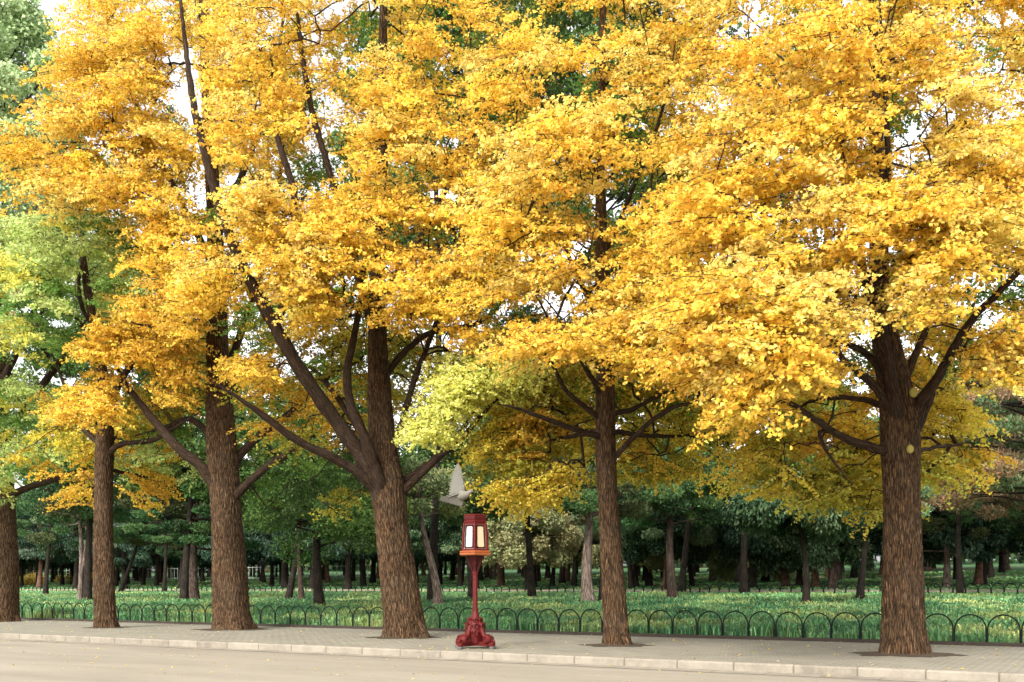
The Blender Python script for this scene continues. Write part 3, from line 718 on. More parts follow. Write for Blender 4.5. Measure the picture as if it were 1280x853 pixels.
V1, Q1, C1 = grass(FENCE_N + .16, 30, lambda n: 420 if n < 23 else 260, .34, .014, rg)
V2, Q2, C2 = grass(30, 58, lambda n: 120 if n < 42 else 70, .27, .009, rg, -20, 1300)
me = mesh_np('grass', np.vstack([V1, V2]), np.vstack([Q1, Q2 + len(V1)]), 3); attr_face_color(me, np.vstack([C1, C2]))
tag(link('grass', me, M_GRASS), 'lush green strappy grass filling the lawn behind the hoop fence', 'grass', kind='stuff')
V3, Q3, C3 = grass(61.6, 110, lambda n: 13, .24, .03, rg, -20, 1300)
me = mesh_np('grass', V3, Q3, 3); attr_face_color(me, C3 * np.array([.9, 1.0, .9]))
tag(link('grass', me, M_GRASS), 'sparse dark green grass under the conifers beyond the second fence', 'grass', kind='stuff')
# fallen leaves
def fallen(cnt, n0, n1, z, rng, px0=-20, px1=1300, size=.048, zr=.01):
    n = rng.uniform(n0, n1, cnt); u = np.array([rng.uniform(u_at_px(px1, q), u_at_px(px0, q)) for q in n])
    x = UX * u + NX * n; y = UY * u + NY * n; zz = (z if not callable(z) else z(n)) + .004 + rng.uniform(0, zr, cnt)
    az = rng.uniform(0, 6.283, cnt); d = np.stack([np.cos(az), np.sin(az), rng.normal(0, .12, cnt)], 1); w = np.stack([-np.sin(az), np.cos(az), rng.normal(0, .15, cnt)], 1)
    b = np.stack([x, y, zz], 1); s = (size * rng.uniform(.7, 1.2, cnt))[:, None]
    V = np.stack([b, b + d * s * .7 + w * s * .6 + [0, 0, .012], b + d * s, b + d * s * .7 - w * s * .6 + [0, 0, .008]], 1)
    pal = np.array([GOLD, LEMON, (.55, .42, .16), (.60, .50, .28)]); C = pal[rng.integers(0, 4, cnt)] * np.exp(rng.normal(0, .15, (cnt, 1)))
    return V.reshape(-1, 3), np.arange(cnt * 4).reshape(-1, 4), np.clip(C, 0, .95)
for nm, args, lab in (('fallen_leaves', (300, KERB_N + .2, FENCE_N - .05, 0.0), 'scattered fallen yellow ginkgo leaves on the paved walk'),
                      ('fallen_leaves', (170, 9.0, KERB_N - .05, -.12), 'few fallen yellow leaves lying on the pale road'),
                      ('fallen_leaves', (5200, FENCE_N + .2, 46, lambda n: gz(n) + .15), 'yellow ginkgo leaves caught on top of the lawn grass')):
    V, Fc, C = fallen(*args, rg, zr=.12 if args[0] > 3000 else .008)
    me = mesh_np(nm, V, Fc, 4); attr_face_color(me, C); tag(link(nm, me, M_GOLD), lab, 'fallen leaves', kind='stuff')

# ------------------------------------------------------------------ red lantern lamp
LB = P(594, 812, 17.5); LB[2] = 0.0
lamp = empty('lantern_lamp', LB)
tag(lamp, 'red lacquered lantern on a slender post with carved scroll feet standing by the kerb', 'lamp post')
hexr = math.pi / 2 + math.pi / 6 * 0 - math.pi / 2 * 2      # a corner faces the camera (-Y)
H0 = -math.pi / 2
# cross feet: two crossed beams with scroll drums
for k in range(4):
    a = math.pi / 4 + k * math.pi / 2 + .12
    ca, sa = math.cos(a), math.sin(a)
    mb = MB()
    L = .43
    mb.box((ca * L / 2, sa * L / 2, .085), (L, .09, .075), a, .01)
    # drum seen end on
    pts = [(ca * .30 - sa * w, sa * .30 + ca * w, .165) for w in (-.075, -.068, .068, .075)]
    mb.tube(pts, [.062, .074, .074, .062], 18)
    for w in (-.08, .08):
        ringp = [(ca * (.30 + .05 * math.cos(t)) - sa * w, sa * (.30 + .05 * math.cos(t)) + ca * w, .165 + .05 * math.sin(t)) for t in np.linspace(0, 2 * math.pi, 17)]
        mb.tube(ringp, .011, 6)
    # rising scroll toward the post
    sp = []
    for t in np.linspace(0, 1, 14):
        rr = .34 - .27 * t; zz = .11 + .36 * t ** 1.25 + .035 * math.sin(t * 9)
        sp.append((ca * rr, sa * rr, zz))
    mb.tube(sp, [.052 - .018 * t for t in np.linspace(0, 1, 14)], 10)
    cur = [(ca * (.40 + .035 * math.cos(t) * (1 - t / 9)), sa * (.40 + .035 * math.cos(t) * (1 - t / 9)), .12 + .045 * math.sin(t) * (1 - t / 9)) for t in np.linspace(0, 7, 20)]
    mb.tube(cur, .017, 7)
    leg = mb.build('scroll_foot', M_RED, lamp)
    f = MB(); f.box((ca * .40, sa * .40, .024), (.085, .10, .048), a, .008); f.build('foot_pad', M_FOOT, leg)
mb = MB()   # carved body clasping the post
mb.lathe([(.10, .05), (.13, .10), (.15, .20), (.165, .30), (.15, .40), (.12, .47), (.09, .52), (.075, .57), (.055, .64), (.042, .68)], 8, rot=H0 + .3)
body = mb.build('carved_base', M_RED, lamp)
mb = MB()
for k in range(8):
    a = k * math.pi / 4 + .2
    for r_, z_, s_ in ((.165, .40, .045), (.16, .28, .05), (.12, .50, .036)):
        ring_ = [(math.cos(a) * r_ + -math.sin(a) * s_ * math.cos(t), math.sin(a) * r_ + math.cos(a) * s_ * math.cos(t), z_ + s_ * math.sin(t)) for t in np.linspace(0, 5.2, 12)]
        mb.tube(ring_, .015, 6)
mb.build('scroll_carving', M_RED, body)
mb = MB(); mb.lathe([(.046, .55), (.046, 1.30), (.044, 1.42)], 8, rot=H0 + math.pi / 8)
mb.lathe([(.056, .66), (.056, .70)], 8, rot=H0 + math.pi / 8); mb.lathe([(.054, 1.30), (.058, 1.33), (.054, 1.36)], 8, rot=H0 + math.pi / 8)
mb.build('post', M_RED, lamp)
for k in range(6):  # bracket wings under the platform
    a = H0 + k * math.pi / 3
    ca, sa = math.cos(a), math.sin(a); w = .014
    prof = [(.03, 1.32), (.06, 1.34), (.085, 1.42), (.12, 1.47), (.135, 1.54), (.17, 1.585), (.175, 1.625), (.03, 1.625)]
    mb = MB(); n = len(prof)
    vs = [(ca * r - sa * w * s, sa * r + ca * w * s, z) for s in (-1, 1) for r, z in prof]
    mb.add(vs, [tuple(range(n)), tuple(range(2 * n - 1, n - 1, -1))] + [(i, (i + 1) % n, n + (i + 1) % n, n + i) for i in range(n)])
    mb.build('bracket', M_REDDARK, lamp)
mb = MB(); mb.lathe([(.05, 1.40), (.10, 1.52), (.15, 1.60), (.16, 1.625)], 6, rot=H0); mb.build('bracket_core', M_REDDARK, lamp)
mb = MB(); mb.lathe([(.27, 1.627), (.305, 1.64), (.308, 1.672), (.292, 1.676), (.304, 1.682), (.308, 1.70), (.28, 1.712)], 6, rot=H0)
mb.build('platform', M_ORANGE, lamp)
R0, R1, Z0, Z1 = .245, .213, 1.713, 2.20
house = MB(); house.lathe([(R0 + .012, Z0), (R0 + .012, Z0 + .03), (R0 - .002, Z0 + .034)], 6, rot=H0)
house.lathe([(R1 + .014, Z1 - .03), (R1 + .016, Z1), (R1 - .01, Z1 + .004)], 6, rot=H0)
hb = house.build('lantern_frame', M_RED, lamp)
def hexp(r, k, z): a = H0 + k * math.pi / 3; return np.array([r * math.cos(a), r * math.sin(a), z])
for k in range(6):
    mb = MB(); p0, p1 = hexp(R0, k, Z0 + .02), hexp(R1, k, Z1)
    mb.tube([p0, p0 * .66 + p1 * .34 + hexp(.004, k, 0), p0 * .34 + p1 * .66 + hexp(.004, k, 0), p1], .021, 8, False)
    mb.build('corner_post', M_RED, hb)
for k in range(6):
    a, b_, c, d = hexp(R0 - .012, k, Z0 + .03), hexp(R0 - .012, k + 1, Z0 + .03), hexp(R1 - .012, k + 1, Z1 - .02), hexp(R1 - .012, k, Z1 - .02)
    mb = MB(); inn = .97
    vs = [a, b_, c, d] + [np.array([q[0] * inn, q[1] * inn, q[2]]) for q in (a, b_, c, d)]
    mb.add(vs, [(0, 1, 2, 3), (7, 6, 5, 4), (0, 4, 5, 1), (1, 5, 6, 2), (2, 6, 7, 3), (3, 7, 4, 0)])
    pn = mb.build('panel', M_PAPER if k in (0, 1) else M_WHITE, lamp)
    # inner red frame round each panel
    mb = MB()
    def lerp(s, t): return (a * (1 - s) + b_ * s) * (1 - t) + (d * (1 - s) + c * s) * t
    off = (a + b_) / 2; off = np.array([off[0], off[1], 0]); off = off / np.linalg.norm(off) * .006
    for s0, t0, s1, t1 in ((.15, .05, .15, .93), (.85, .05, .85, .93), (.12, .05, .88, .05), (.12, .93, .88, .93), (.15, .88, .26, .93), (.85, .88, .74, .93), (.15, .10, .26, .05), (.85, .10, .74, .05)):
        mb.tube([lerp(s0, t0) + off, lerp(s1, t1) + off], .012, 4, False)
    mb.build('panel_frame', M_REDDARK, pn)
mb = MB(); mb.lathe([(.20, 2.204), (.218, 2.215), (.218, 2.235), (.205, 2.24), (.216, 2.262), (.212, 2.31), (.222, 2.325), (.222, 2.34), (.18, 2.352), (.02, 2.36)], 6, rot=H0)
cap = mb.build('cap', M_RED, lamp)
mb = MB(); mb.lathe([(.2165, 2.272), (.224, 2.276), (.224, 2.296), (.2150, 2.30)], 6, rot=H0); mb.build('cap_band', M_REDDARK, cap)

# ------------------------------------------------------------------ flying pigeon
M_BIRD = plain('pale_feathers', (.15, .135, .11), .75, .2, .25, 25)
M_WING = plain('grey_wing_feathers', (.13, .122, .10), .75, .2, .22, 40)
def pigeon(c):
    bd = (np.array([.86, -.35, .22])); bd /= np.linalg.norm(bd)
    pts = [c - bd * .17, c - bd * .12, c - bd * .05, c + bd * .03, c + bd * .09, c + bd * .125 + [0, 0, .012], c + bd * .155 + [0, 0, .022], c + bd * .178 + [0, 0, .02], c + bd * .188 + [0, 0, .016], c + bd * .215 + [0, 0, .008]]
    rad = np.array([.014, .040, .066, .072, .054, .034, .032, .024, .009, .002])
    cr = catmull(np.hstack([np.array(pts), rad[:, None]]), .008)
    V, Q, B = tube_np(cr[:, :3], np.maximum(cr[:, 3], .001), 18)
    root = empty('pigeon', c); tag(root, 'pale pigeon in flight with raised wings just above and left of the red lantern', 'bird')
    link('body', mesh_np('body', V - c, Q, 4, True), M_BIRD, root)
    up = np.array([0, 0, 1.]); side = np.cross(bd, up); side /= np.linalg.norm(side)
    def wing(tipdir, chord, L, name):
        tipdir = tipdir / np.linalg.norm(tipdir)
        mb = MB(); nrm = np.cross(tipdir, chord); nrm /= np.linalg.norm(nrm)
        sh = c + bd * .04 + up * .03
        # covert area plus individual flight feathers
        n = 15
        for i in range(n):
            t = i / (n - 1)
            root_p = sh + tipdir * (L * .55 * t) + chord * (.01 + .02 * math.sin(t * 3))
            ang = -1.25 + 1.45 * t ** 1.3
            d = tipdir * math.cos(ang + .0) * (1 if True else 1) + chord * (-1) * math.cos(ang + math.pi / 2) * -1
            d = tipdir * math.sin(t * 1.5) - chord * math.cos(t * 1.5) * .9
            d /= np.linalg.norm(d); w = np.cross(nrm, d)
            ln = L * (.62 + .02 * t); ww = .026
            o_ = nrm * (.0022 * i)
            vs = []
            for q, k2 in ((0, .45), (.4, 1), (.8, 1), (1, .35)):
                p = root_p + d * ln * q + o_ - nrm * .03 * q * q
                vs += [p + w * ww * k2 - nrm * .001, p - w * ww * k2 - nrm * .001, p - w * ww * k2 + nrm * .001, p + w * ww * k2 + nrm * .001]
            fs = [(3, 2, 1, 0), (12, 13, 14, 15)] + [(r * 4 + a, r * 4 + (a + 1) % 4, r * 4 + 4 + (a + 1) % 4, r * 4 + 4 + a) for r in range(3) for a in range(4)]
            mb.add([v - c for v in vs], fs)
        arm = [sh - c, sh + tipdir * L * .25 + chord * .02 - c, sh + tipdir * L * .58 + chord * .012 - c, sh + tipdir * L * .8 - c]
        mb.tube(arm, [.022, .018, .012, .004], 8)
        mb.build(name, M_WING, root)
    wing(np.array([-.22, .2, .95]), bd, .40, 'wing')
    wing(np.array([-.86, -.32, -.28]), np.array([.30, -.2, .93]), .34, 'wing')
    mb = MB()
    for i in range(9):
        a = (i - 4) * .13; d = -bd * math.cos(a) + side * math.sin(a); w = np.cross(d, up); w /= np.linalg.norm(w)
        p0 = -bd * .14; p1 = p0 + d * .14; o_ = up * .001 * i
        mb.add([p0 + w * .006 + o_, p0 - w * .006 + o_, p1 - w * .015 + o_, p1 + w * .015 + o_, p0 + w * .006 + o_ - up * .002, p0 - w * .006 + o_ - up * .002, p1 - w * .015 + o_ - up * .002, p1 + w * .015 + o_ - up * .002],
               [(0, 1, 2, 3), (7, 6, 5, 4), (0, 4, 5, 1), (1, 5, 6, 2), (2, 6, 7, 3), (3, 7, 4, 0)])
    mb.build('tail', M_WING, root)
pigeon(P(577, 620, 15.0))

# ------------------------------------------------------------------ grove trees
def curve_pts(H, lean, wob, rng, seg=10):
    z = np.linspace(0, 1, seg); ph = rng.uniform(0, 6.28)
    x = lean[0] * z + wob * (np.sin(z * 5 + ph) - math.sin(ph)); y = lean[1] * z + wob * (np.cos(z * 4 + ph) - math.cos(ph)) * .7
    return np.stack([x, y, z * H], 1)
def foliage(cl, n, ls, lw, cols, rng, mode):
    """cl: (k,5) clumps x y z radius flat; returns tri faces"""
    k = len(cl); w = cl[:, 3] ** 2; si = rng.choice(k, n, p=w / w.sum())
    r = cl[si, 3]
    d = rng.normal(0, 1, (n, 3)); d /= np.linalg.norm(d, axis=1)[:, None]
    rr = rng.uniform(.25, 1, n) ** .6
    pos = cl[si, :3] + d * (r * rr)[:, None] * np.stack([np.ones(n), np.ones(n), cl[si, 4]], 1)
    up = np.array([0, 0, 1.])
    if mode == 'pine': ld = d * .6 + up * .55 + rng.normal(0, .5, (n, 3))
    elif mode == 'droop': ld = d * .45 - up * .75 + rng.normal(0, .35, (n, 3))
    else: ld = d * .3 - up * .3 + rng.normal(0, .7, (n, 3))
    ld /= np.linalg.norm(ld, axis=1)[:, None]
    nr = rng.normal(0, 1, (n, 3)) + d * .8; w_ = np.cross(ld, nr); w_ /= np.linalg.norm(w_, axis=1)[:, None] + 1e-9
    L = ls * rng.uniform(.6, 1.3, n); W = lw * rng.uniform(.7, 1.3, n)
    V = np.stack([pos, pos + ld * (L * .55)[:, None] + w_ * W[:, None], pos + ld * L[:, None], pos + ld * (L * .55)[:, None] - w_ * W[:, None]], 1)
    cc = cols[rng.integers(0, len(cols), k)][si] * .55 + cols[rng.integers(0, len(cols), n)] * .45
    C = cc * np.exp(rng.normal(0, .18, (n, 1)))
    return V.reshape(-1, 3), np.arange(n * 4).reshape(-1, 4), np.clip(C, 0, .9)
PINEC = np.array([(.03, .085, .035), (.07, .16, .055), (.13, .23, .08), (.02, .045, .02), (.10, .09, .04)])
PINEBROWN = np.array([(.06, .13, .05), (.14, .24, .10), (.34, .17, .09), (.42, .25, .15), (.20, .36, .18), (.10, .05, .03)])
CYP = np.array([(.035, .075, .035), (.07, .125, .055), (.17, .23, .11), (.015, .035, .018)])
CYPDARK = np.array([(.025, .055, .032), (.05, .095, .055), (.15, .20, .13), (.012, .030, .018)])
CREAM = np.array([(.34, .34, .15), (.42, .38, .19), (.22, .26, .11), (.30, .26, .12)])
YCYP = np.array([(.28, .30, .11), (.36, .36, .15), (.14, .20, .09)])
BROAD = np.array([(.06, .13, .035), (.11, .20, .05), (.20, .26, .06), (.04, .08, .025)])
TALLG = np.array([(.10, .17, .05), (.16, .24, .07), (.06, .10, .035)])
PALEG = np.array([(.42, .54, .26), (.50, .60, .32), (.32, .44, .20)])  # pale greens with sun haze put into the leaf colour
PINK = np.array([(.42, .22, .13), (.50, .30, .18), (.22, .28, .12), (.34, .36, .16)])
MESHES = {}
def grove_mesh(key, H, base, R, nclump, cr, flat, nleaf, ls, lw, cols, mode, tr, barkm, lean=(0, 0), wob=.12, seed=1, top=None, shape='dome', limbr=1.0, fork=None):
    rng = np.random.default_rng(seed)
    tp = curve_pts(H, lean, wob, rng, 14)
    rad = tr * (1 - .75 * np.linspace(0, 1, 14)) ; rad[0] *= 1.35; rad[1] *= 1.08
    cr_ = catmull(np.hstack([tp, rad[:, None]]), .35 if H > 4 else .2)
    tubes = [tube_np(cr_[:, :3], cr_[:, 3], 14)]
    if fork is not None:
        fz, fdx, fr = fork; i = int(fz / H * 13); p = tp[i]
        fp = np.array([p, p + [fdx * .35, 0, (H - fz) * .25], p + [fdx * .7, .1, (H - fz) * .6], p + [fdx, .2, (H - fz) * .95]])
        f2 = catmull(np.hstack([fp, (tr * fr * np.array([.9, .75, .55, .3]))[:, None]]), .3); tubes.append(tube_np(f2[:, :3], f2[:, 3], 12))
    cl = []; ltub = []
    for i in range(nclump):
        t = (i + rng.uniform(.2, .8)) / nclump; z = base + (H - base) * t
        prof = math.sqrt(max(.02, 1 - (2 * t - .7) ** 2 / 1.8)) if shape == 'dome' else (1 - t) ** .7 + .12 if shape == 'cone' else 1.0 - .25 * abs(2 * t - 1)
        a = i * 2.4 + rng.uniform(-.5, .5); r = R * prof * math.sqrt(rng.uniform(.12, 1))
        ax = np.array([np.interp(z, tp[:, 2], tp[:, 0]), np.interp(z, tp[:, 2], tp[:, 1]), z])
        c = ax + [math.cos(a) * r, math.sin(a) * r, rng.uniform(-.2, .3)]
        s = cr * rng.uniform(.65, 1.3); cl.append([*c, s, flat])
        st = np.array([np.interp(z * .93, tp[:, 2], tp[:, 0]), np.interp(z * .93, tp[:, 2], tp[:, 1]), min(z * .93, H)])
        mid = (st + c) / 2 + rng.normal(0, .08, 3) * r
        lc = catmull(np.vstack([st, mid, c]), .4); lr = np.linspace(tr * .30, tr * .07, len(lc)) * limbr
        ltub.append(tube_np(lc, np.maximum(lr, .012), 6))
    cl = np.array(cl)
    V, Fc, C = foliage(cl, int(nleaf * 1.5), ls, lw, cols, rng, mode)
    def bm_(name, tb):
        Vs, Qs, Bs, off = [], [], [], 0
        for v, q, b in tb: Vs.append(v); Qs.append(q + off); Bs.append(b); off += len(v)
        me = mesh_np(name, np.vstack(Vs), np.vstack(Qs), 4, True)
        a = me.attributes.new('bk', 'FLOAT_VECTOR', 'POINT'); a.data.foreach_set('vector', np.vstack(Bs).astype(np.float32).ravel()); me.materials.append(barkm); return me
    mt = bm_('trunk', tubes); ml = bm_('limbwork', ltub)
    mc = mesh_np('crown', V, Fc, 4); attr_face_color(mc, C); mc.materials.append(M_NEEDLE)
    MESHES[key] = (mt, ml, mc); return MESHES[key]
def place(key, p, name, label, cat='tree', group=None, rz=0.0, s=1.0, sz=1.0):
    mt, ml, mc = MESHES[key]
    r = empty(name, p, rz); r.scale = (s, s, s * sz); tag(r, label, cat, group)
    for nm, me in (('trunk', mt), ('crown', mc)):
        o = bpy.data.objects.new(nm, me); COL.objects.link(o); o.parent = r
    q = bpy.data.objects.new('limbwork', ml); COL.objects.link(q); q.parent = o
    return r
def spot(px, py):
    p = ground_at(px, py); return p
def hpx(p, toppy):  # height so that the top reaches a picture row
    return CAMH + (HY - toppy) * p[1] / F - p[2]
GN = 'pines on the lawn between the two hoop fences'
# individually seen trees: key, px, py, top row, radius m, trunk m, lean px at top ...
def single(px, py, top, basey, R, tr, cols, mode, bark, name, label, lean=0, leany=0, wob=.12, ncl=40, cr=.85, flat=.42, nleaf=26000, ls=.17, lw=.030, seed=0, group=GN, shape='dome', fork=None, limbr=1.0):
    p = spot(px, py); m = p[1] / F
    H = hpx(p, top); b = CAMH + (HY - basey) * m - p[2]
    key = f'{name}{px}{py}'
    grove_mesh(key, H, b, R, ncl, cr, flat, nleaf, ls, lw, cols, mode, tr, bark, (lean * m, leany), wob, seed or px, shape=shape, fork=fork, limbr=limbr)
    return place(key, p, name, label, 'tree', group)
single(100, 752, 560, 650, 2.6, .15, PINEC, 'pine', M_PALEPINE, 'pine_tree', 'pale barked pine forking into two stems behind the slim left ginkgo', lean=-4, fork=(2.0, .8, .8), seed=4)
single(57, 745, 560, 682, 3.0, .17, PINEC, 'pine', M_PINEDARK, 'pine_tree', 'thin black trunked pine just right of the left edge ginkgo', lean=8)
single(243, 752, 560, 682, 3.4, .26, PINEC, 'pine', M_PINE, 'pine_tree', 'grey pine with sawn stubs standing left of the thick straight ginkgo', lean=6, ncl=40, nleaf=30000, flat=.28, cr=.8)
single(150, 742, 590, 682, 3.4, .17, PINEC, 'pine', M_PINEDARK, 'pine_tree', 'dark spreading pine behind the gap between the two left trunks', lean=50, ncl=40, nleaf=30000, flat=.28, cr=.8)
single(205, 742, 575, 682, 3.6, .15, PINEC, 'pine', M_PINEDARK, 'pine_tree', 'deep green pine with flat cloud like pads left of the thick straight ginkgo', ncl=40, nleaf=30000, flat=.28, cr=.8)
single(360, 752, 560, 640, 2.8, .17, BROAD, 'broad', M_PINEDARK, 'broadleaf_tree', 'black leaning slender tree right of the thick straight ginkgo', lean=22, ls=.15, lw=.05, flat=.7)
single(377, 752, 575, 655, 2.2, .15, PINEC, 'pine', M_PINE, 'pine_tree', 'brown straight thin pine close beside a black leaning trunk', lean=2, seed=8)
single(548, 757, 585, 640, 2.0, .20, YCYP, 'broad', M_PALEPINE, 'pine_tree', 'pale crooked trunk left of the red lantern', lean=-14, wob=.22, ls=.14, lw=.05, nleaf=6000, ncl=18)
single(736, 755, 555, 640, 2.4, .27, PINEC, 'pine', M_PALEPINE, 'pine_tree', 'grey curved pine left of the slim golden ginkgo', lean=-14, wob=.2, ncl=34, nleaf=22000)
single(841, 749, 560, 650, 3.0, .24, PINEC, 'pine', M_PINE, 'pine_tree', 'rough grey pine right of the slim golden ginkgo', lean=0, ncl=28)
single(852, 741, 520, 620, 3.4, .22, PINEC, 'pine', M_PINEDARK, 'pine_tree', 'dark pine leaning right behind a rough grey trunk', lean=22, ncl=28)
single(1007, 757, 600, 655, 2.4, .15, CYP, 'droop', M_PINEDARK, 'cypress_tree', 'dark slim cypress left of the right hand ginkgo', lean=-8, ls=.18, lw=.04, flat=.8, ncl=22)
single(1075, 753, 610, 650, 2.4, .17, PINEBROWN, 'pine', M_PINEDARK, 'pine_tree', 'straight dark pine nearest the right hand ginkgo trunk', ncl=22)
single(1183, 735, 560, 690, 4.2, .22, CYPDARK, 'droop', M_PALEPINE, 'cypress_tree', 'blue green drooping cypress with a pale trunk right of the right hand ginkgo', ls=.26, lw=.06, flat=.8, ncl=44, nleaf=22000, cr=1.0, shape='x')
single(1222, 732, 600, 688, 3.6, .26, CYPDARK, 'droop', M_PINERED, 'cypress_tree', 'dark cypress with a reddish trunk at the right', ls=.26, lw=.06, flat=.8, ncl=36, nleaf=16000, cr=1.0)
single(1306, 750, 430, 625, 4.6, .2, PINEBROWN, 'pine', M_PINEDARK, 'pine_tree', 'tall pine with rusty brown needles at the right edge', ls=.2, lw=.034, ncl=64, nleaf=36000, cr=.95, flat=.4, lean=-30, seed=77)
single(1200, 744, 470, 640, 4.0, .15, PINEBROWN, 'pine', M_PINEDARK, 'pine_tree', 'rusty and green pine showing behind the right hand fork', ls=.2, lw=.034, ncl=56, nleaf=32000, cr=.9, flat=.4)
single(1330, 740, 380, 560, 5, .2, PINK, 'broad', M_PINE, 'broadleaf_tree', 'pinkish leaved tall tree rising at the right edge behind the rusty pine', ls=.2, lw=.07, ncl=50, nleaf=22000, cr=1.2, flat=.7)
single(660, 738, 640, 700, 3.4, .2, CREAM, 'broad', M_PINEDARK, 'broadleaf_tree', 'low cream and pale green leaved tree right of the red lantern', ls=.22, lw=.08, flat=.75, ncl=34, nleaf=15000, cr=.9)
single(690, 733, 640, 700, 3.2, .2, CREAM, 'broad', M_PINEDARK, 'broadleaf_tree', 'smaller cream leaved tree behind the curved grey pine', ls=.22, lw=.08, flat=.75, ncl=28, nleaf=11000, cr=.9)
single(795, 734, 640, 705, 3.2, .2, CREAM, 'broad', M_PINEDARK, 'broadleaf_tree', 'pinkish cream leaved tree just right of the slim golden ginkgo', ls=.22, lw=.08, flat=.75, ncl=28, nleaf=11000, cr=.9)
single(832, 737, 620, 690, 2.8, .3, CYP, 'droop', M_PINERED, 'cypress_tree', 'stout pinkish trunked cypress just left of the rough grey pine', ls=.2, lw=.05, flat=.8, ncl=22)
single(940, 728, 640, 712, 4.4, .26, YCYP, 'droop', M_PINEDARK, 'cypress_tree', 'yellowish green drooping cypress in the middle of the right half', ls=.3, lw=.07, flat=.9, ncl=34, nleaf=14000, cr=1.1, seed=5)
single(982, 734, 630, 700, 3.8, .28, CYP, 'droop', M_PINERED, 'cypress_tree', 'left one of two pinkish trunked cypresses near the right hand ginkgo', ls=.28, lw=.06, flat=.85, ncl=32, nleaf=13000, cr=1.0)
single(1020, 735, 630, 696, 3.8, .26, CYP, 'droop', M_PINERED, 'cypress_tree', 'right one of two pinkish trunked cypresses near the right hand ginkgo', ls=.28, lw=.06, flat=.85, ncl=32, nleaf=13000, cr=1.0)
# tall broadleaf trees behind the ginkgo row (fill the gaps high up with green)
def tall(px, Y, top, basey, R, cols, label, ncl=60, nleaf=30000, ls=.2, lw=.075, seed=1, name='broadleaf_tree'):
    x = (px - CX) * Y / F; p = np.array([x, Y, float(gz(nof(x, Y)))]); m = Y / F
    H = hpx(p, top); b = CAMH + (HY - basey) * m - p[2]
    grove_mesh(f't{px}', H, b, R, ncl, 1.15, .6, nleaf, ls, lw, cols, 'broad', .2, M_PINEDARK, (0, 0), .2, seed)
    return place(f't{px}', p, name, label, 'tree', 'tall trees rising behind the ginkgo row')
tall(755, 44, -40, 330, 5.0, TALLG, 'tall olive green tree whose top shows above the slim golden ginkgo', 66, 36000, seed=3)
tall(540, 46, -30, 360, 4.6, TALLG, 'tall olive green tree whose top shows through the gaps of the broad leaning ginkgo', 60, 30000, seed=31)
tall(400, 40, 480, 680, 3.4, BROAD, 'green leaved tree filling the gap left of the leaning ginkgo trunk', 46, 26000, ls=.13, lw=.05, seed=6)
tall(0, 46, 10, 330, 4.8, PALEG, 'pale misty green tree top in the upper left corner', 70, 42000, seed=9)
tall(230, 52, 430, 620, 4.4, BROAD, 'green tree showing between the thick straight ginkgo and its slim left neighbour', 50, 22000, seed=21)
tall(665, 54, 400, 600, 4.4, TALLG, 'olive green tree showing between the leaning ginkgo and the slim right one', 50, 22000, seed=22)
tall(930, 54, 430, 640, 5.0, BROAD, 'green tree showing left of the ginkgo with pruning scars', 50, 24000, seed=23)
tall(590, 50, 540, 640, 3.6, TALLG, 'olive tree behind the flying pigeon', 30, 12000, seed=12)
tall(110, 56, 330, 600, 5.0, BROAD, 'broad green tree behind the two left ginkgos', 50, 22000, seed=15)

# far rows
rf = np.random.default_rng(5)
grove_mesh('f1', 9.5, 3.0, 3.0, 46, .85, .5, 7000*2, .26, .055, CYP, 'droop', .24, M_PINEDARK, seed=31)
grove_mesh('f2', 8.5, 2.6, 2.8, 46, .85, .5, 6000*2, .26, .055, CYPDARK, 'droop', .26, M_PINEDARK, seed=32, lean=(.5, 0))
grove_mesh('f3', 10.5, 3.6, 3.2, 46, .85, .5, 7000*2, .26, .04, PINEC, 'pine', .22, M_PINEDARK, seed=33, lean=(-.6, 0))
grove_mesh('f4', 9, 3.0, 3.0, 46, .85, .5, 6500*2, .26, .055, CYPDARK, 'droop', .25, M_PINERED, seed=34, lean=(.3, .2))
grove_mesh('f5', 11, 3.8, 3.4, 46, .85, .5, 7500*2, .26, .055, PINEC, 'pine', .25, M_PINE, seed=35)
k = 0
for n in np.arange(63.5, 128, 5.6):
    ua, ub = u_at_px(1330, n), u_at_px(-50, n)
    for u in np.arange(ua, ub, 5.6 if n < 90 else 6.6):
        uu, nn = u + rf.uniform(-1.6, 1.6), n + rf.uniform(-1.6, 1.6)
        p = un(uu, nn); p[2] = float(gz(nn)) - .03
        if nn < 62: continue
        if k >= 290: continue
        key = rf.choice(['f1', 'f2', 'f2', 'f3', 'f4', 'f5', 'f1'])
        place(str(key), p, 'conifer_tree', 'dark conifer among the many standing deep in the shaded grove beyond the second fence', 'tree', 'conifers of the distant grove', rf.uniform(0, 6.28), rf.uniform(.8, 1.15))
        k += 1
print('far trees', k)
# far-off wood that closes the view
rw = np.random.default_rng(11)
cl = []
for _ in range(900):
    n = rw.uniform(150, 190); u = rw.uniform(u_at_px(1400, n), u_at_px(-120, n)); x, y, _z = un(u, n); cl.append([x, y, float(gz(n)) + rw.uniform(.5, 11), 2.6, .8])
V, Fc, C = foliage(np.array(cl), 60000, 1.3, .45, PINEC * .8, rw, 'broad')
me = mesh_np('distant_wood', V, Fc, 4); attr_face_color(me, C); tag(link('distant_wood', me, M_NEEDLE), 'far dark wood reading as one mass behind the grove', 'wood', kind='stuff')
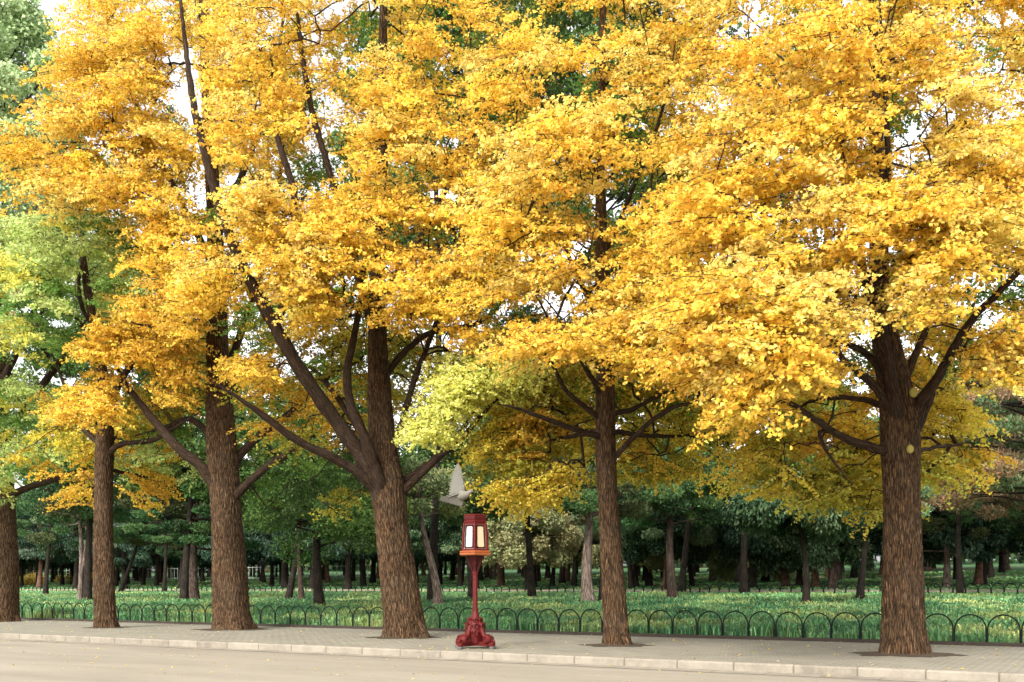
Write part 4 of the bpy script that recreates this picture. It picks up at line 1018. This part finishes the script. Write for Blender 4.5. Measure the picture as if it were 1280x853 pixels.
# pale picket railing far at the left
M_RAIL = plain('pale_painted_railing', (.42, .46, .43), .6, .3, .15, 12)
pf = un(u_at_px(460, 96), 96, 0); pf[2] = float(gz(96))
fence = empty('picket_fence', pf, RZ); tag(fence, 'pale picket railing far away at the left beyond the dark trunks', 'fence')
Lf = min(70, u_at_px(-40, 96) - u_at_px(460, 96)); cnt = int(Lf / .7)
mb = MB(); mb.box((Lf / 2, 0, 1.62), (Lf, .05, .07)); mb.build('top_rail', M_RAIL, fence)
mb = MB(); mb.box((Lf / 2, 0, .25), (Lf, .05, .07)); mb.build('bottom_rail', M_RAIL, fence)
mb = MB(); mb.box((0, 0, .92), (.07, .035, 1.72), 0, .01); pk = mb.build('picket', M_RAIL, fence); pk.location = (.1, 0, 0)
for i in range(1, min(99, cnt)):
    o = pk.copy(); COL.objects.link(o); o.parent = fence; o.location = (.1 + i * Lf / min(99, cnt), 0, 0)
# yellow shrubs far left
for i, (px, py) in enumerate(((32, 732), (48, 731), (92, 730), (112, 731))):
    p = spot(px, py)
    r_ = np.random.default_rng(70 + i); c5 = [[r_.normal(0, .8), r_.normal(0, .8), r_.uniform(.3, 1.1), .65, .8] for _ in range(9)]
    V, Fc, C = foliage(np.array(c5), 2500, .16, .06, np.array([(.62, .42, .08), (.70, .50, .14), (.45, .36, .09)]), r_, 'broad')
    me = mesh_np('yellow_shrub', V, Fc, 4); attr_face_color(me, C)
    o = link('yellow_shrub', me, M_NEEDLE, loc=p)
    tag(o, ['leftmost low yellow shrub far off beside the left edge trunk', 'second low yellow shrub far off near the left edge trunk', 'low yellow shrub far off behind the pale forked pine', 'low yellow shrub far off behind the slim left ginkgo'][i], 'shrub', 'yellow shrubs far across the lawn')

# ------------------------------------------------------------------ light, sky, camera
SUN_EL, SUN_AZ = math.radians(40), math.radians(207)      # compass-like: 0 = +Y, clockwise; 205 = behind the camera, a little left
w = bpy.data.worlds.new('World'); sc.world = w; w.use_nodes = True
nt = w.node_tree; nt.nodes.clear(); g = G(nt)
sky = g.n('ShaderNodeTexSky', sky_type='NISHITA', sun_disc=False, sun_elevation=SUN_EL, sun_rotation=SUN_AZ, air_density=1.0, dust_density=4.0, ozone_density=1.0, altitude=50)
hs = g.n('ShaderNodeHueSaturation', {'Saturation': .10, 'Value': 3.2, 'Color': sky.outputs[0]})
bg = g.n('ShaderNodeBackground', {'Color': hs.outputs[0], 'Strength': .15})
wo = nt.nodes.new('ShaderNodeOutputWorld'); nt.links.new(bg.outputs[0], wo.inputs[0])
sd = bpy.data.lights.new('sun', 'SUN'); sd.energy = 1.95; sd.angle = math.radians(8); sd.color = (1, .95, .87)
so = bpy.data.objects.new('sun', sd); COL.objects.link(so)
tosun = Vector((math.sin(SUN_AZ) * math.cos(SUN_EL), math.cos(SUN_AZ) * math.cos(SUN_EL), math.sin(SUN_EL)))
so.rotation_euler = tosun.to_track_quat('Z', 'Y').to_euler()
cd = bpy.data.cameras.new('camera'); cd.lens = 35.0; cd.sensor_width = 36; cd.shift_y = (HY - 426.5) / 1280
cd.clip_start = .1; cd.clip_end = 4000
co = bpy.data.objects.new('camera', cd); COL.objects.link(co); co.location = (0, 0, CAMH); co.rotation_euler = (math.pi / 2, 0, 0)
sc.camera = co
sc.view_settings.view_transform = 'Standard'; sc.view_settings.look = 'None'; sc.view_settings.exposure = .03; sc.view_settings.gamma = 1
sc.cycles.max_bounces = 6; sc.cycles.diffuse_bounces = 3; sc.cycles.transmission_bounces = 3; sc.cycles.glossy_bounces = 2; sc.cycles.caustics_reflective = False; sc.cycles.caustics_refractive = False
